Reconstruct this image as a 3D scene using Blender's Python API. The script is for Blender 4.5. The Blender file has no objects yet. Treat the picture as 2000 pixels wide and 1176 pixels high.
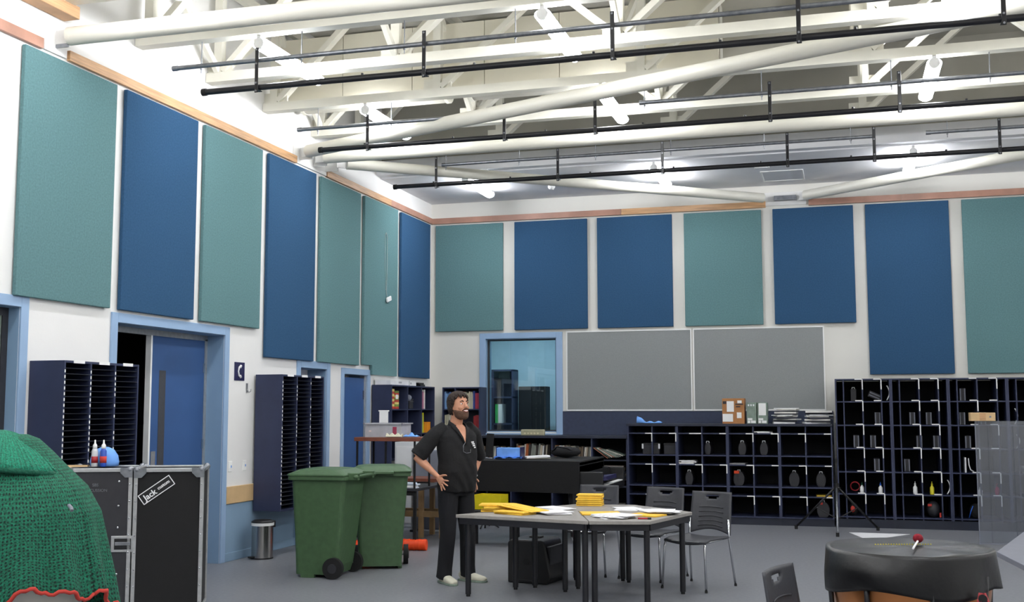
import bpy, math, random
from mathutils import Vector, Matrix
C = bpy.context.scene.collection
R = math.radians
# ------------------------------------------------------------------ camera
cam_data = bpy.data.cameras.new('camera'); cam = bpy.data.objects.new('camera', cam_data); C.objects.link(cam)
cam_data.sensor_fit = 'HORIZONTAL'; cam_data.sensor_width = 36.0; cam_data.lens = 2189.8/2000*36
cam_data.clip_start = .05; cam_data.clip_end = 100
_y, _p, _r = R(16.366), R(5.5547), R(-.088)
fw = Vector((-math.sin(_y)*math.cos(_p), math.cos(_y)*math.cos(_p), math.sin(_p)))
_r0 = Vector((math.cos(_y), math.sin(_y), 0)); _u0 = _r0.cross(fw)
rt = math.cos(_r)*_r0+math.sin(_r)*_u0; up = -math.sin(_r)*_r0+math.cos(_r)*_u0
cam.matrix_world = Matrix(((rt.x, up.x, -fw.x, 0), (rt.y, up.y, -fw.y, 0), (rt.z, up.z, -fw.z, 1.6), (0, 0, 0, 1)))
bpy.context.scene.camera = cam
# ------------------------------------------------------------------ world, exposure, lamp strength
w = bpy.data.worlds.new('world'); bpy.context.scene.world = w; w.use_nodes = True
w.node_tree.nodes['Background'].inputs[0].default_value = (.75, .8, .9, 1)
w.node_tree.nodes['Background'].inputs[1].default_value = .05
vs = bpy.context.scene.view_settings
vs.view_transform = 'Standard'; vs.look = 'None'; vs.gamma = 1; vs.use_curve_mapping = False
vs.exposure = 0.0
LAMP = 54.0
# ------------------------------------------------------------------ materials
def lin(c): return c/12.92 if c <= .04045 else ((c+.055)/1.055)**2.4
def rgb(h): return tuple(lin(int(h[i:i+2], 16)/255) for i in (0, 2, 4))+(1,)
MATS = {}
def mat(name, col, rough=.6, metal=0, var=.06, scale=8, bump=0, bscale=200, spec=.5, emit=None, es=0, coat=0, alpha=1, stretch=None, col2=None):
    if name in MATS: return MATS[name]
    m = bpy.data.materials.new(name); m.use_nodes = True; n = m.node_tree.nodes; l = m.node_tree.links
    b = n['Principled BSDF']; c = rgb(col)
    tc = n.new('ShaderNodeTexCoord'); src = tc.outputs['Object']
    if stretch:
        mp = n.new('ShaderNodeMapping'); mp.inputs['Scale'].default_value = stretch; l.new(src, mp.inputs[0]); src = mp.outputs[0]
    no = n.new('ShaderNodeTexNoise'); no.inputs['Scale'].default_value = scale; no.inputs['Detail'].default_value = 4
    l.new(src, no.inputs['Vector'])
    r = n.new('ShaderNodeValToRGB'); l.new(no.outputs[0], r.inputs[0])
    d = rgb(col2) if col2 else tuple(x*(1-var*2) for x in c[:3])+(1,)
    u = c if col2 else tuple(min(1, x*(1+var*2)) for x in c[:3])+(1,)
    r.color_ramp.elements[0].position = .3; r.color_ramp.elements[1].position = .7
    r.color_ramp.elements[0].color = d; r.color_ramp.elements[1].color = u
    l.new(r.outputs[0], b.inputs['Base Color'])
    b.inputs['Roughness'].default_value = rough; b.inputs['Metallic'].default_value = metal
    b.inputs['Specular IOR Level'].default_value = spec
    if coat: b.inputs['Coat Weight'].default_value = coat
    if alpha < 1: b.inputs['Alpha'].default_value = alpha
    if bump:
        n2 = n.new('ShaderNodeTexNoise'); n2.inputs['Scale'].default_value = bscale; l.new(src, n2.inputs['Vector'])
        bp = n.new('ShaderNodeBump'); bp.inputs['Strength'].default_value = bump; bp.inputs['Distance'].default_value = .01
        l.new(n2.outputs[0], bp.inputs['Height']); l.new(bp.outputs[0], b.inputs['Normal'])
    if emit:
        b.inputs['Emission Color'].default_value = rgb(emit); b.inputs['Emission Strength'].default_value = es
    MATS[name] = m; return m
def glass(name, col='ffffff', mix=.85, rough=.02, haze=0):
    m = bpy.data.materials.new(name); m.use_nodes = True; n = m.node_tree.nodes; l = m.node_tree.links
    n.remove(n['Principled BSDF']); o = n['Material Output']
    t = n.new('ShaderNodeBsdfTransparent'); t.inputs[0].default_value = rgb(col)
    g = n.new('ShaderNodeBsdfGlossy'); g.inputs['Roughness'].default_value = rough
    mx = n.new('ShaderNodeMixShader'); f = n.new('ShaderNodeFresnel'); f.inputs[0].default_value = 1.45
    ad = n.new('ShaderNodeMath'); ad.operation = 'ADD'; ad.inputs[1].default_value = 1-mix; ad.use_clamp = True
    l.new(f.outputs[0], ad.inputs[0]); l.new(ad.outputs[0], mx.inputs[0]); l.new(t.outputs[0], mx.inputs[1]); l.new(g.outputs[0], mx.inputs[2])
    out = mx.outputs[0]
    if haze:   # slightly milky sheet, pale diffuse haze mixed in
        df = n.new('ShaderNodeBsdfDiffuse'); df.inputs[0].default_value = rgb('b9bdc8'); m2 = n.new('ShaderNodeMixShader'); m2.inputs[0].default_value = haze
        l.new(out, m2.inputs[1]); l.new(df.outputs[0], m2.inputs[2]); out = m2.outputs[0]
    l.new(out, o.inputs[0]); MATS[name] = m; return m
M = dict(
 wall=mat('white_paint', 'e6e5e2', .75, var=.01, scale=2, bump=.05, bscale=60),
 wallb=mat('white_wall_paint_back', 'e0ded6', .75, var=.01, scale=2, bump=.05, bscale=60),
 dado=mat('blue_dado_paint', '85a1ba', .6, var=.02, scale=3),
 frame=mat('light_blue_gloss_paint', '93aecd', .4, var=.02, scale=3),
 reveal=mat('grey_blue_reveal_paint', '7f9cb8', .5, var=.02, scale=3),
 door=mat('royal_blue_door', '305284', .5, var=.03, scale=3),
 teal=mat('teal_fabric', '5e7f82', .95, var=.06, scale=60, bump=.12, bscale=350, spec=.1),
 blue=mat('blue_fabric', '315170', .95, var=.06, scale=60, bump=.12, bscale=350, spec=.1),
 grey=mat('grey_pinboard_fabric', '8c8f8f', .95, var=.03, scale=80, bump=.2, bscale=350, spec=.1),
 navyband=mat('navy_wall_lining', '343c52', .8, var=.05, scale=20),
 cream=mat('cream_steel_paint', 'e8e5d8', .45, var=.02, scale=3),
 tube=mat('cream_tube_paint', 'e0ddd0', .38, var=.02, scale=3),
 khaki=mat('shade_grey_roof_lining', 'b4b1a6', .8, var=.03, scale=2),  # shade under the roof is put into this grey base colour
 beige=mat('beige_bulkhead_sheet', 'e2ddcc', .7, var=.02, scale=2),
 ceil=mat('grey_plaster_ceiling', 'e6e6e8', .85, var=.02, scale=3),
 wood=mat('oak_trim', 'c79c72', .5, var=.12, scale=3, stretch=(1, 1, 18)),
 woodr=mat('reddish_timber_trim', 'ad8270', .5, var=.1, scale=3),
 rail=mat('pale_timber_rail', 'd0b083', .5, var=.06, scale=4),
 floor=mat('grey_vinyl_floor', '77797e', .42, var=.05, scale=30, bump=.03, bscale=120, spec=.4),
 navy=mat('navy_laminate', '2b324e', .5, var=.05, scale=6),
 navyd=mat('dark_navy_laminate', '1c2233', .55, var=.06, scale=6),
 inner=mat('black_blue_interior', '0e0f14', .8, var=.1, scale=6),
 black=mat('black_plastic', '0e0e11', .45, var=.1, scale=10),
 blackm=mat('black_matte', '08080a', .8, var=.15, scale=12),
 pcloth=mat('black_piano_cloth', '060608', .9, var=.1, bump=.1, bscale=40),
 cordw=mat('dull_white_cord', 'b4c2bf', .7, var=.02),
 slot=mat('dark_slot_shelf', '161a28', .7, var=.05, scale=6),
 charcoal=mat('charcoal_laminate', '29292e', .55, var=.06, scale=20),
 pipe=mat('black_painted_pipe', '15151b', .35, var=.1, scale=10),
 galv=mat('galvanised_steel', '8a8d93', .35, .8, var=.1, scale=20),
 chrome=mat('chrome', 'c8cace', .18, 1, var=.03, scale=10),
 alu=mat('aluminium_edging', 'b9babb', .38, .7, var=.06, scale=20),
 steel=mat('brushed_steel', 'a9a8a6', .25, 1, var=.08, scale=4, stretch=(30, 30, .5)),
 green=mat('green_bin_plastic', '425e3e', .5, var=.05, scale=20, bump=.05, bscale=80),
 rubber=mat('black_rubber', '0d0d0e', .7, var=.1, scale=20),
 white=mat('white_plastic', 'eeeeec', .45, var=.01),
 paper=mat('white_paper', 'e8e8ea', .8, var=.03, scale=10),
 yellow=mat('yellow_envelope', 'ecbd3c', .7, var=.06, scale=10),
 yel2=mat('yellow_plastic', 'c9b800', .5, var=.04),
 top=mat('grey_table_laminate', '8f8b86', .45, var=.04, scale=30),
 chairp=mat('dark_grey_chair_plastic', '3c3d42', .5, var=.05, scale=20, bump=.1, bscale=90),
 orange=mat('orange_plastic', 'ee4a14', .55, var=.06),
 brown=mat('reddish_brown_laminate', '7a4634', .45, var=.08, scale=8),
 timber=mat('raw_timber', 'a3845c', .7, var=.12, scale=5),
 ltblue=mat('light_blue_cloth', '6fa3ea', .8, var=.08, scale=8),
 bbag=mat('blue_plastic_bag', '1f4fc0', .35, var=.15, scale=9),
 card=mat('brown_cardboard', 'a87446', .8, var=.08, scale=6),
 gcard=mat('grey_green_card', '7d8c80', .7, var=.1, scale=12),
 roomb=mat('pale_blue_room_paint', 'b4cfda', .8, var=.02),
 skin=mat('skin', 'c68f73', .5, var=.06, scale=14, spec=.4),
 hair=mat('dark_brown_hair', '30241e', .85, var=.25, scale=60, bump=.6, bscale=120),
 beard=mat('short_brown_beard', '5a4032', .9, var=.2, scale=120, bump=.4, bscale=300),
 shirt=mat('black_cotton', '0d0d10', .9, var=.12, scale=12, bump=.2, bscale=60),
 trous=mat('black_trousers', '0b0c12', .9, var=.12, scale=10, bump=.2, bscale=50),
 shoe=mat('cream_leather', 'c9c6b4', .6, var=.05),
 copper=mat('copper_bowl', 'c08050', .3, .85, var=.06, scale=6),
 gknit=mat('green_knitted_mesh', '0a6249', .85, var=.25, scale=90, bump=.8, bscale=130),
 gknit2=mat('bright_green_knit_band', '0c7c60', .85, var=.2, scale=90, bump=.8, bscale=110),
 red=mat('red_trim', 'c03a30', .8, var=.08),
 redp=mat('red_plastic', 'a02028', .5, var=.08),
 drumw=mat('white_drum_shell', 'd8d5cc', .4, var=.03),
 cover=mat('black_vinyl_cover', '0f0f11', .38, var=.1, scale=8, bump=.15, bscale=30),
 sign=mat('navy_sign', '201f4a', .4, var=.02),
 doorglass=mat('dark_glass', '6c776f', .35, var=.03, spec=.5),
 tubc=mat('cloudy_plastic_tub', 'c9c9cf', .3, var=.05, scale=10, alpha=.75),
 lamp=mat('lit_diffuser', 'ffffff', .5, var=0, emit='f8faff', es=LAMP),
 screenw=mat('white_board', 'dfe1e2', .4, var=.01),
 gpanel=mat('grey_screen_panel', '787c88', .6, var=.04),
)
GL = glass('window_glass', 'e8f4f6', .97); ACR = glass('acrylic_sheet', 'dfe4ea', .95, .08, .13)
def knit(m, scale, dark):
    n = m.node_tree.nodes; l = m.node_tree.links; b = n['Principled BSDF']; src = b.inputs['Base Color'].links[0].from_socket
    tc = n.new('ShaderNodeTexCoord'); v = n.new('ShaderNodeTexVoronoi'); v.inputs['Scale'].default_value = scale; v.inputs['Randomness'].default_value = .25; l.new(tc.outputs['UV'], v.inputs['Vector'])
    r = n.new('ShaderNodeValToRGB'); r.color_ramp.elements[0].position = .22; r.color_ramp.elements[1].position = .38; l.new(v.outputs['Distance'], r.inputs[0])
    mx = n.new('ShaderNodeMix'); mx.data_type = 'RGBA'; l.new(r.outputs[0], mx.inputs[0]); mx.inputs[6].default_value = rgb(dark); l.new(src, mx.inputs[7]); l.new(mx.outputs[2], b.inputs['Base Color'])
def cmat(h, rough=.7): return mat('paint_'+h, h, rough, var=.06, scale=10)
# ------------------------------------------------------------------ geometry collector
class G:
    def __init__(s): s.v = []; s.f = []
    def add(s, vs, fs):
        o = len(s.v); s.v += [Vector(v) for v in vs]; s.f += [tuple(i+o for i in f) for f in fs]; return s
    def box(s, x0, x1, y0, y1, z0, z1):
        vs = [(x, y, z) for z in (z0, z1) for y in (y0, y1) for x in (x0, x1)]
        return s.add(vs, [(0, 2, 3, 1), (4, 5, 7, 6), (0, 1, 5, 4), (2, 6, 7, 3), (0, 4, 6, 2), (1, 3, 7, 5)])
    def cb(s, c, d, m=None):
        g = G(); g.box(-d[0]/2, d[0]/2, -d[1]/2, d[1]/2, -d[2]/2, d[2]/2)
        mm = m.to_3x3() if m else Matrix.Identity(3)
        return s.add([mm@v+Vector(c) for v in g.v], g.f)
    def beam(s, a, b, wd, ht, upv=(0, 0, 1)):
        a, b = Vector(a), Vector(b); t = (b-a).normalized(); u = Vector(upv)
        if abs(t.dot(u)) > .99: u = Vector((0, 1, 0))
        sd = t.cross(u).normalized(); u = sd.cross(t)
        vs = [p+sd*wd/2*i+u*ht/2*j for p in (a, b) for i, j in ((-1, -1), (1, -1), (1, 1), (-1, 1))]
        return s.add(vs, [(0, 1, 2, 3), (7, 6, 5, 4), (0, 4, 5, 1), (1, 5, 6, 2), (2, 6, 7, 3), (3, 7, 4, 0)])
    def cyl(s, a, b, r0, r1=None, n=16, cap=True):
        r1 = r0 if r1 is None else r1
        a, b = Vector(a), Vector(b); t = (b-a).normalized(); u = Vector((0, 0, 1)) if abs(t.z) < .9 else Vector((1, 0, 0))
        x = t.cross(u).normalized(); y = t.cross(x)
        vs = [p+(x*math.cos(k*2*math.pi/n)+y*math.sin(k*2*math.pi/n))*r for p, r in ((a, r0), (b, r1)) for k in range(n)]
        fs = [(k, (k+1) % n, n+(k+1) % n, n+k) for k in range(n)]
        if cap: fs += [tuple(range(n))[::-1], tuple(range(n, 2*n))]
        return s.add(vs, fs)
    def tube(s, pts, r, n=8, cap=True):
        pts = [Vector(p) for p in pts]; rs = r if isinstance(r, (list, tuple)) else [r]*len(pts); vs = []; px = None
        for i, p in enumerate(pts):
            t = (pts[min(i+1, len(pts)-1)]-pts[max(i-1, 0)]).normalized()
            if px is None: u = Vector((0, 0, 1)) if abs(t.z) < .9 else Vector((1, 0, 0)); x = t.cross(u).normalized()
            else: x = (px-t*px.dot(t)).normalized()
            px = x; y = t.cross(x)
            vs += [p+(x*math.cos(k*2*math.pi/n)+y*math.sin(k*2*math.pi/n))*rs[i] for k in range(n)]
        L = len(pts)
        fs = [(i*n+k, i*n+(k+1) % n, (i+1)*n+(k+1) % n, (i+1)*n+k) for i in range(L-1) for k in range(n)]
        if cap: fs += [tuple(range(n))[::-1], tuple(range((L-1)*n, L*n))]
        return s.add(vs, fs)
    def lathe(s, prof, c=(0, 0, 0), n=24):
        c = Vector(c); vs = [c+Vector((r*math.cos(k*2*math.pi/n), r*math.sin(k*2*math.pi/n), z)) for r, z in prof for k in range(n)]
        L = len(prof); fs = [(i*n+k, i*n+(k+1) % n, (i+1)*n+(k+1) % n, (i+1)*n+k) for i in range(L-1) for k in range(n)]
        fs += [tuple(range(n))[::-1], tuple(range((L-1)*n, L*n))]
        return s.add(vs, fs)
    def prism(s, poly, z0, z1):
        n = len(poly); vs = [(x, y, z0) for x, y in poly]+[(x, y, z1) for x, y in poly]
        return s.add(vs, [tuple(range(n))[::-1], tuple(range(n, 2*n))]+[(i, (i+1) % n, n+(i+1) % n, n+i) for i in range(n)])
    def rings(s, rs, cap=True):
        n = len(rs[0]); vs = [v for r in rs for v in r]; L = len(rs)
        fs = [(i*n+k, i*n+(k+1) % n, (i+1)*n+(k+1) % n, (i+1)*n+k) for i in range(L-1) for k in range(n)]
        if cap: fs += [tuple(range(n))[::-1], tuple(range((L-1)*n, L*n))]
        return s.add(vs, fs)
    def grid(s, fn, nu, nv):
        vs = [fn(i/nu, j/nv) for j in range(nv+1) for i in range(nu+1)]
        return s.add(vs, [(j*(nu+1)+i, j*(nu+1)+i+1, (j+1)*(nu+1)+i+1, (j+1)*(nu+1)+i) for j in range(nv) for i in range(nu)])
    def sph(s, c, r, n=12, m=8, sc=(1, 1, 1)):
        pr = [(r*math.sin(math.pi*(i+.02)/(m+.04)), -r*math.cos(math.pi*(i+.02)/(m+.04))) for i in range(m+1)]
        g = G().lathe(pr, n=n); return s.add([Vector((v.x*sc[0], v.y*sc[1], v.z*sc[2]))+Vector(c) for v in g.v], g.f)
    def xf(s, m): s.v = [m@v for v in s.v]; return s
    def mesh(s, name, m, smooth=False):
        me = bpy.data.meshes.new(name); me.from_pydata([tuple(v) for v in s.v], [], s.f)
        me.materials.append(m); me.validate(); me.update()
        import bmesh
        b = bmesh.new(); b.from_mesh(me); bmesh.ops.recalc_face_normals(b, faces=b.faces); b.to_mesh(me); b.free()
        if smooth: me.shade_smooth()
        return me
    def build(s, name, m, parent=None, smooth=False, bevel=0, world=False, label=None, auto=False, solid=0, sub=0):
        m = M[m] if isinstance(m, str) else m
        if world and parent:
            off = Vector(parent.location); p = parent
            while p.parent: p = p.parent; off += Vector(p.location)
            s.v = [v-off for v in s.v]
        o = bpy.data.objects.new(name, s.mesh(name, m, smooth or auto)); C.objects.link(o)
        if parent: o.parent = parent
        if auto: o.data.set_sharp_from_angle(angle=R(35))
        if solid: q = o.modifiers.new('solid', 'SOLIDIFY'); q.thickness = solid; q.offset = 0
        if sub: q = o.modifiers.new('sub', 'SUBSURF'); q.levels = sub; q.render_levels = sub
        if bevel: q = o.modifiers.new('bevel', 'BEVEL'); q.width = bevel; q.segments = 2; q.limit_method = 'ANGLE'
        if label: o['label'] = label
        return o
def tag(o, label, cat, group=None):
    o['label'] = label; o['category'] = cat
    if group: o['group'] = group
    return o
def struct(o): o['kind'] = 'structure'; return o
def thing(name, label, cat, loc=(0, 0, 0), rz=0, group=None):
    o = bpy.data.objects.new(name, None); C.objects.link(o); o.empty_display_size = .1
    o.location = loc; o.rotation_euler = (0, 0, rz); return tag(o, label, cat, group)
def link(name, me, parent, loc=(0, 0, 0), rot=(0, 0, 0), scale=(1, 1, 1)):
    o = bpy.data.objects.new(name, me); C.objects.link(o); o.parent = parent; o.location = loc; o.rotation_euler = rot; o.scale = scale; return o
def kids(o): return [c for c in bpy.data.objects if c.parent == o]
def copy_tree(o, loc, rz, label, group=None):
    r = o.copy(); C.objects.link(r); r.location = loc; r.rotation_euler = (0, 0, rz); r['label'] = label
    if group: r['group'] = group
    for ch in kids(o):
        c = ch.copy(); C.objects.link(c); c.parent = r
        for g in kids(ch): d = g.copy(); C.objects.link(d); d.parent = c
    return r
def text_mesh(txt, size, depth=.001, bold=False):
    cu = bpy.data.curves.new('lettering', 'FONT'); cu.body = txt; cu.size = size; cu.extrude = depth; cu.align_x = 'CENTER'; cu.align_y = 'CENTER'
    if bold: cu.offset = size*.02
    o = bpy.data.objects.new('tmp', cu); C.objects.link(o); dg = bpy.context.evaluated_depsgraph_get()
    me = bpy.data.meshes.new_from_object(o.evaluated_get(dg)); bpy.data.objects.remove(o); return me
def text(txt, size, m, parent, mtx, name='lettering', label=None, bold=False):
    me = text_mesh(txt, size, bold=bold); me.materials.clear(); me.materials.append(M[m] if isinstance(m, str) else m)
    me.transform(mtx); o = bpy.data.objects.new(name, me); C.objects.link(o); o.parent = parent
    if label: o['label'] = label
    return o
random.seed(4)
ORD = ['first', 'second', 'third', 'fourth', 'fifth', 'sixth', 'seventh', 'eighth', 'ninth', 'tenth', 'eleventh', 'twelfth', 'thirteenth', 'fourteenth', 'fifteenth', 'sixteenth', 'seventeenth', 'eighteenth', 'nineteenth', 'twentieth']+['%d-th' % k for k in range(21, 60)]
XW, YB = -6.33, 16.92
# ================================================================== ROOM SHELL
struct(G().box(XW-.3, 7.2, -5.2, 19.0, -.1, 0).build('floor', 'floor'))
def wall_left():
    # openings: (y0, y1, ztop)
    ops = [(6.05, 7.50, 2.43), (8.76, 10.62, 2.40), (12.38, 13.11, 2.12), (13.63, 14.40, 2.08)]
    g = G(); y = -5.0
    for a, b, zt in ops:
        g.box(XW-.3, XW, y, a, 0, 7); g.box(XW-.3, XW, a, b, zt, 7); y = b
    g.box(XW-.3, XW, y, YB+.3, 0, 7)
    return struct(g.build('wall_left', 'wall'))
wall_left()
g = G(); wx0, wx1, wz0, wz1 = -5.40, -4.25, 1.26, 2.72
g.box(XW-.3, wx0, YB, YB+.25, 0, 7).box(wx1, 7.2, YB, YB+.25, 0, 7).box(wx0, wx1, YB, YB+.25, 0, wz0).box(wx0, wx1, YB, YB+.25, wz1, 7)
struct(g.build('wall_back', 'wallb'))
struct(G().box(7.0, 7.2, -5.0, YB+.2, 0, 7).build('wall_right', 'wall'))
struct(G().box(XW-.3, 7.2, -5.2, -5.0, 0, 7).build('wall_front', 'wall'))
# flat ceiling at the back with its fascia, high roof lining
struct(G().box(XW, 7.0, 14.8, YB, 4.93, 5.05).build('ceiling', 'ceil'))
struct(G().box(XW, 7.0, 14.66, 14.8, 4.95, 5.16).build('trim_1', 'ceil'))
struct(G().box(XW, 7.0, 14.84, 14.95, 5.05, 6.45).build('wall_roof_bulkhead', 'khaki'))  # beige sheet in shade, the shade carried by the khaki colour
struct(G().add([(XW, -5, 6.6), (7, -5, 6.6), (7, 14.9, 6.3), (XW, 14.9, 6.3), (XW, -5, 6.7), (7, -5, 6.7), (7, 14.9, 6.4), (XW, 14.9, 6.4)],
   [(0, 1, 2, 3), (7, 6, 5, 4), (0, 4, 5, 1), (2, 6, 7, 3), (1, 5, 6, 2), (0, 3, 7, 4)]).build('ceiling_high', 'khaki'))
# ceiling hatch and fittings on the flat ceiling
t = thing('ceiling_hatch', 'thin framed access hatch in the flat grey ceiling above the back wall', 'hatch', (-.73, 16.2, 4.93))
G().box(-.27, .27, -.33, .33, -.004, 0).build('hatch_panel', 'ceil', t)
for a in ((-.29, .29, -.35, -.33), (-.29, .29, .33, .35), (-.29, -.27, -.33, .33), (.27, .29, -.33, .33)):
    G().box(*a, -.012, 0).build('hatch_frame', 'white', t)
t = thing('emergency_light', 'small white emergency light on the flat grey ceiling beside the hatch', 'light', (-.97, 15.4, 4.93))
G().box(-.1, .1, -.05, .05, -.05, 0).build('housing', 'white', t, bevel=.01); G().box(-.08, .08, -.035, .035, -.056, -.05).build('lens', 'paper', t)
t = thing('smoke_detector', 'round white smoke detector on the flat ceiling near the left tube', 'detector', (-4.08, 16.0, 4.93))
G().lathe([(.055, 0), (.055, -.02), (.04, -.045), (.0, -.05)]).build('detector_body', 'white', t, smooth=True)
G().cyl((.02, 0, -.05), (.02, 0, -.06), .012).build('detector_cap', 'white', t)
# timber trims on both walls
def trim(nm, y0, y1, m='wood'): struct(G().box(XW, XW+.035, y0, y1, 4.60, 4.69).build(nm, m, bevel=.004))
trim('trim_2', -4, 7.62, 'woodr'); trim('trim_3', 7.95, 12.16); trim('trim_4', 13.0, 15.15); trim('trim_5', 15.155, YB, 'woodr')
for k, (x0, x1) in enumerate(((XW, -3.2), (-3.198, -1.02), (-.40, .9), (.902, 3.4), (3.402, 7))):
    struct(G().box(x0, x1, YB-.035, YB, 4.60, 4.69).build('trim_%d' % (6+k), ['woodr', 'wood'][k % 2] if k != 3 else 'woodr'))
struct(G().box(XW, XW+.16, 3.5, 7.9, 4.93, 5.04).build('trim_11', 'wood', bevel=.006))
# wall board joint, dado, rail, skirting on the left wall
struct(G().box(XW, XW+.004, 8.66, 8.672, 2.5, 4.60).build('trim_12', 'white'))
for k, (a, b) in enumerate(((-5, 6.0), (7.62, 8.78), (10.72, 12.30), (13.19, 13.56), (14.49, 16.9))):
    struct(G().box(XW, XW+.006, a, b, 0, .60).build('wall_dado_%d' % k, 'dado'))
    struct(G().box(XW, XW+.014, a, b, 0, .09).build('baseboard_left_%d' % k, 'dado', bevel=.004))
    struct(G().box(XW, XW+.022, a, b, .607, .79).build('trim_%d' % (13+k), 'rail', bevel=.005))
struct(G().box(XW, 7, YB-.015, YB, 0, .09).build('baseboard_back', 'navyd'))
# ------------------------------------------------------------------ doors
def door_frame(nm, y0, y1, zt, dep=.02, wdt=.09, rec=.27):
    """frame around opening y0..y1 (clear) in the left wall"""
    r = bpy.data.objects.new(nm, None); C.objects.link(r); r.location = (XW, (y0+y1)/2, 0); r['kind'] = 'structure'
    h = (y1-y0)/2
    for a, b in ((-h-wdt, -h), (h, h+wdt)): G().box(-.0, dep, a, b, 0, zt+wdt).build('door_jamb', 'frame', r, bevel=.004)
    G().box(0, dep, -h, h, zt, zt+wdt).build('door_head', 'frame', r, bevel=.004)
    G().box(-rec, -.001, h-.004, h+.012, 0, zt).build('reveal', 'reveal', r); G().box(-rec, -.001, -h-.012, -h+.004, 0, zt).build('reveal', 'frame', r)
    G().box(-rec, -.001, -h, h, zt-.004, zt+.01).build('reveal_head', 'reveal', r)
    return r, h
# door 1: far-left glazed door
r, h = door_frame('door_1', 6.05, 7.50, 2.43)
G().box(-.15, -.11, -h, h-.07, 0, 2.36).build('door_glass', 'doorglass', r); G().box(-.15, -.10, h-.07, h, 0, 2.43).build('door_stile', 'charcoal', r)
G().box(-.15, -.10, -h, h-.07, 2.36, 2.43).build('door_rail', 'charcoal', r)
# door 2: double doors, one leaf open
r, h = door_frame('door_2', 8.76, 10.62, 2.40)
G().box(-.25, -.195, h-.05, h, 0, 2.36).build('inner_jamb', 'alu', r); G().box(-.25, -.195, -h, h, 2.34, 2.40).build('inner_head', 'alu', r)
lf = G().box(-.245, -.20, -.08, h-.05, .01, 2.34).build('door_leaf', 'door', r, bevel=.003)
G().box(-.201, -.197, .06, .17, 1.0, 2.0).build('vision_panel', 'chairp', lf)
G().box(-.20, -.193, -.05, .02, .95, 1.20).build('push_plate', 'alu', lf)
G().cyl((-.20, -.015, 1.05), (-.15, -.015, 1.05), .012).tube([(-.15, -.015, 1.05), (-.145, .03, 1.05), (-.145, .1, 1.05)], .011).build('door_handle', 'chrome', lf, smooth=True)
G().box(-.25, -.19, -.105, -.08, .01, 2.34).build('edge_strip', 'white', r)
for z in (.4, 1.2, 2.0): G().box(-.20, -.193, h-.075, h-.045, z, z+.1).build('hinge', 'chrome', r)
# store room behind door 2
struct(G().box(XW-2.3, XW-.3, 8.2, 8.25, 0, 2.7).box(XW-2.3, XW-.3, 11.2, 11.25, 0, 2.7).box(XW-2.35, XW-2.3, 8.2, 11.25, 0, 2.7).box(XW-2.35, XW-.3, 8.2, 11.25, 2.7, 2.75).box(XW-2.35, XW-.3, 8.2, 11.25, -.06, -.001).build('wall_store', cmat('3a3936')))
t = thing('storage_rack', 'dark shelving rack standing inside the open doorway', 'rack', (XW-1.2, 10.2, 0))
for z in (.5, 1.0, 1.45, 1.95): G().box(-.5, .25, -.8, .6, z, z+.05).build('shelf', 'blackm', t)
for x in (-.48, .21):
    for y in (-.78, .56): G().box(x, x+.04, y, y+.04, 0, 2.2).build('post', 'blackm', t)
# door 3 and 4
r, h = door_frame('door_3', 12.38, 13.11, 2.12)
G().box(-.3, -.25, -h, h, 0, 1.98).build('door_leaf', 'door', r); G().box(-.3, -.26, -h, h, 1.98, 2.12).build('fanlight', 'paper', r)
r, h = door_frame('door_4', 13.63, 14.40, 2.08, wdt=.08)
lf = G().box(-.06, -.02, -h+.03, h-.06, .01, 2.04).build('door_leaf', 'door', r, bevel=.003)
G().box(-.08, -.01, h-.06, h, 0, 2.08).build('inner_jamb', 'alu', r); G().box(-.08, -.01, -h, -h+.03, 0, 2.08).build('inner_jamb', 'alu', r)
for z in (.3, 1.75): G().box(-.02, -.012, h-.10, h-.06, z, z+.12).build('hinge', 'chrome', r)
# sign, hook, switches
t = thing('phone_sign', 'navy square wall sign with a white handset symbol beside the double doors', 'sign', (XW, 10.95, 2.025))
G().box(0, .008, -.105, .105, -.10, .10).build('sign_plate', 'sign', t, bevel=.002)
G().tube([(.012, .02, .062), (.012, -.02, .045), (.012, -.035, 0), (.012, -.02, -.045), (.012, .02, -.062)], [.012, .010, .008, .010, .012], 8).sph((.012, .012, .055), .02, 8, 6, (.3, 1, 1)).sph((.012, .012, -.055), .02, 8, 6, (.3, 1, 1)).build('handset_symbol', 'white', t, smooth=True)
t = thing('wall_hook', 'small silver hook on the white wall below the navy sign', 'hook', (XW, 11.12, 1.80))
G().box(0, .004, -.02, .02, 0, .1).build('hook_plate', 'alu', t); G().tube([(.004, 0, .03), (.03, 0, .0), (.05, 0, .01), (.055, 0, .035)], .006).build('hook_arm', 'alu', t, smooth=True)
for y, z, q in ((10.80, 1.0, 'left of two white switch plates low beside the blue door frame'), (11.10, 1.0, 'right of two white switch plates, nearer the navy pigeonhole unit')):
    t = thing('switch_plate', q, 'switch', (XW, y, z), group='switch plates')
    G().box(0, .008, -.035, .035, -.055, .055).build('plate', 'white', t, bevel=.003)
    for dy in (-.013, .013): G().box(.008, .012, dy-.006, dy+.006, -.012, .012).build('rocker', 'ltblue' if dy > 0 else 'white', t)
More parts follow.
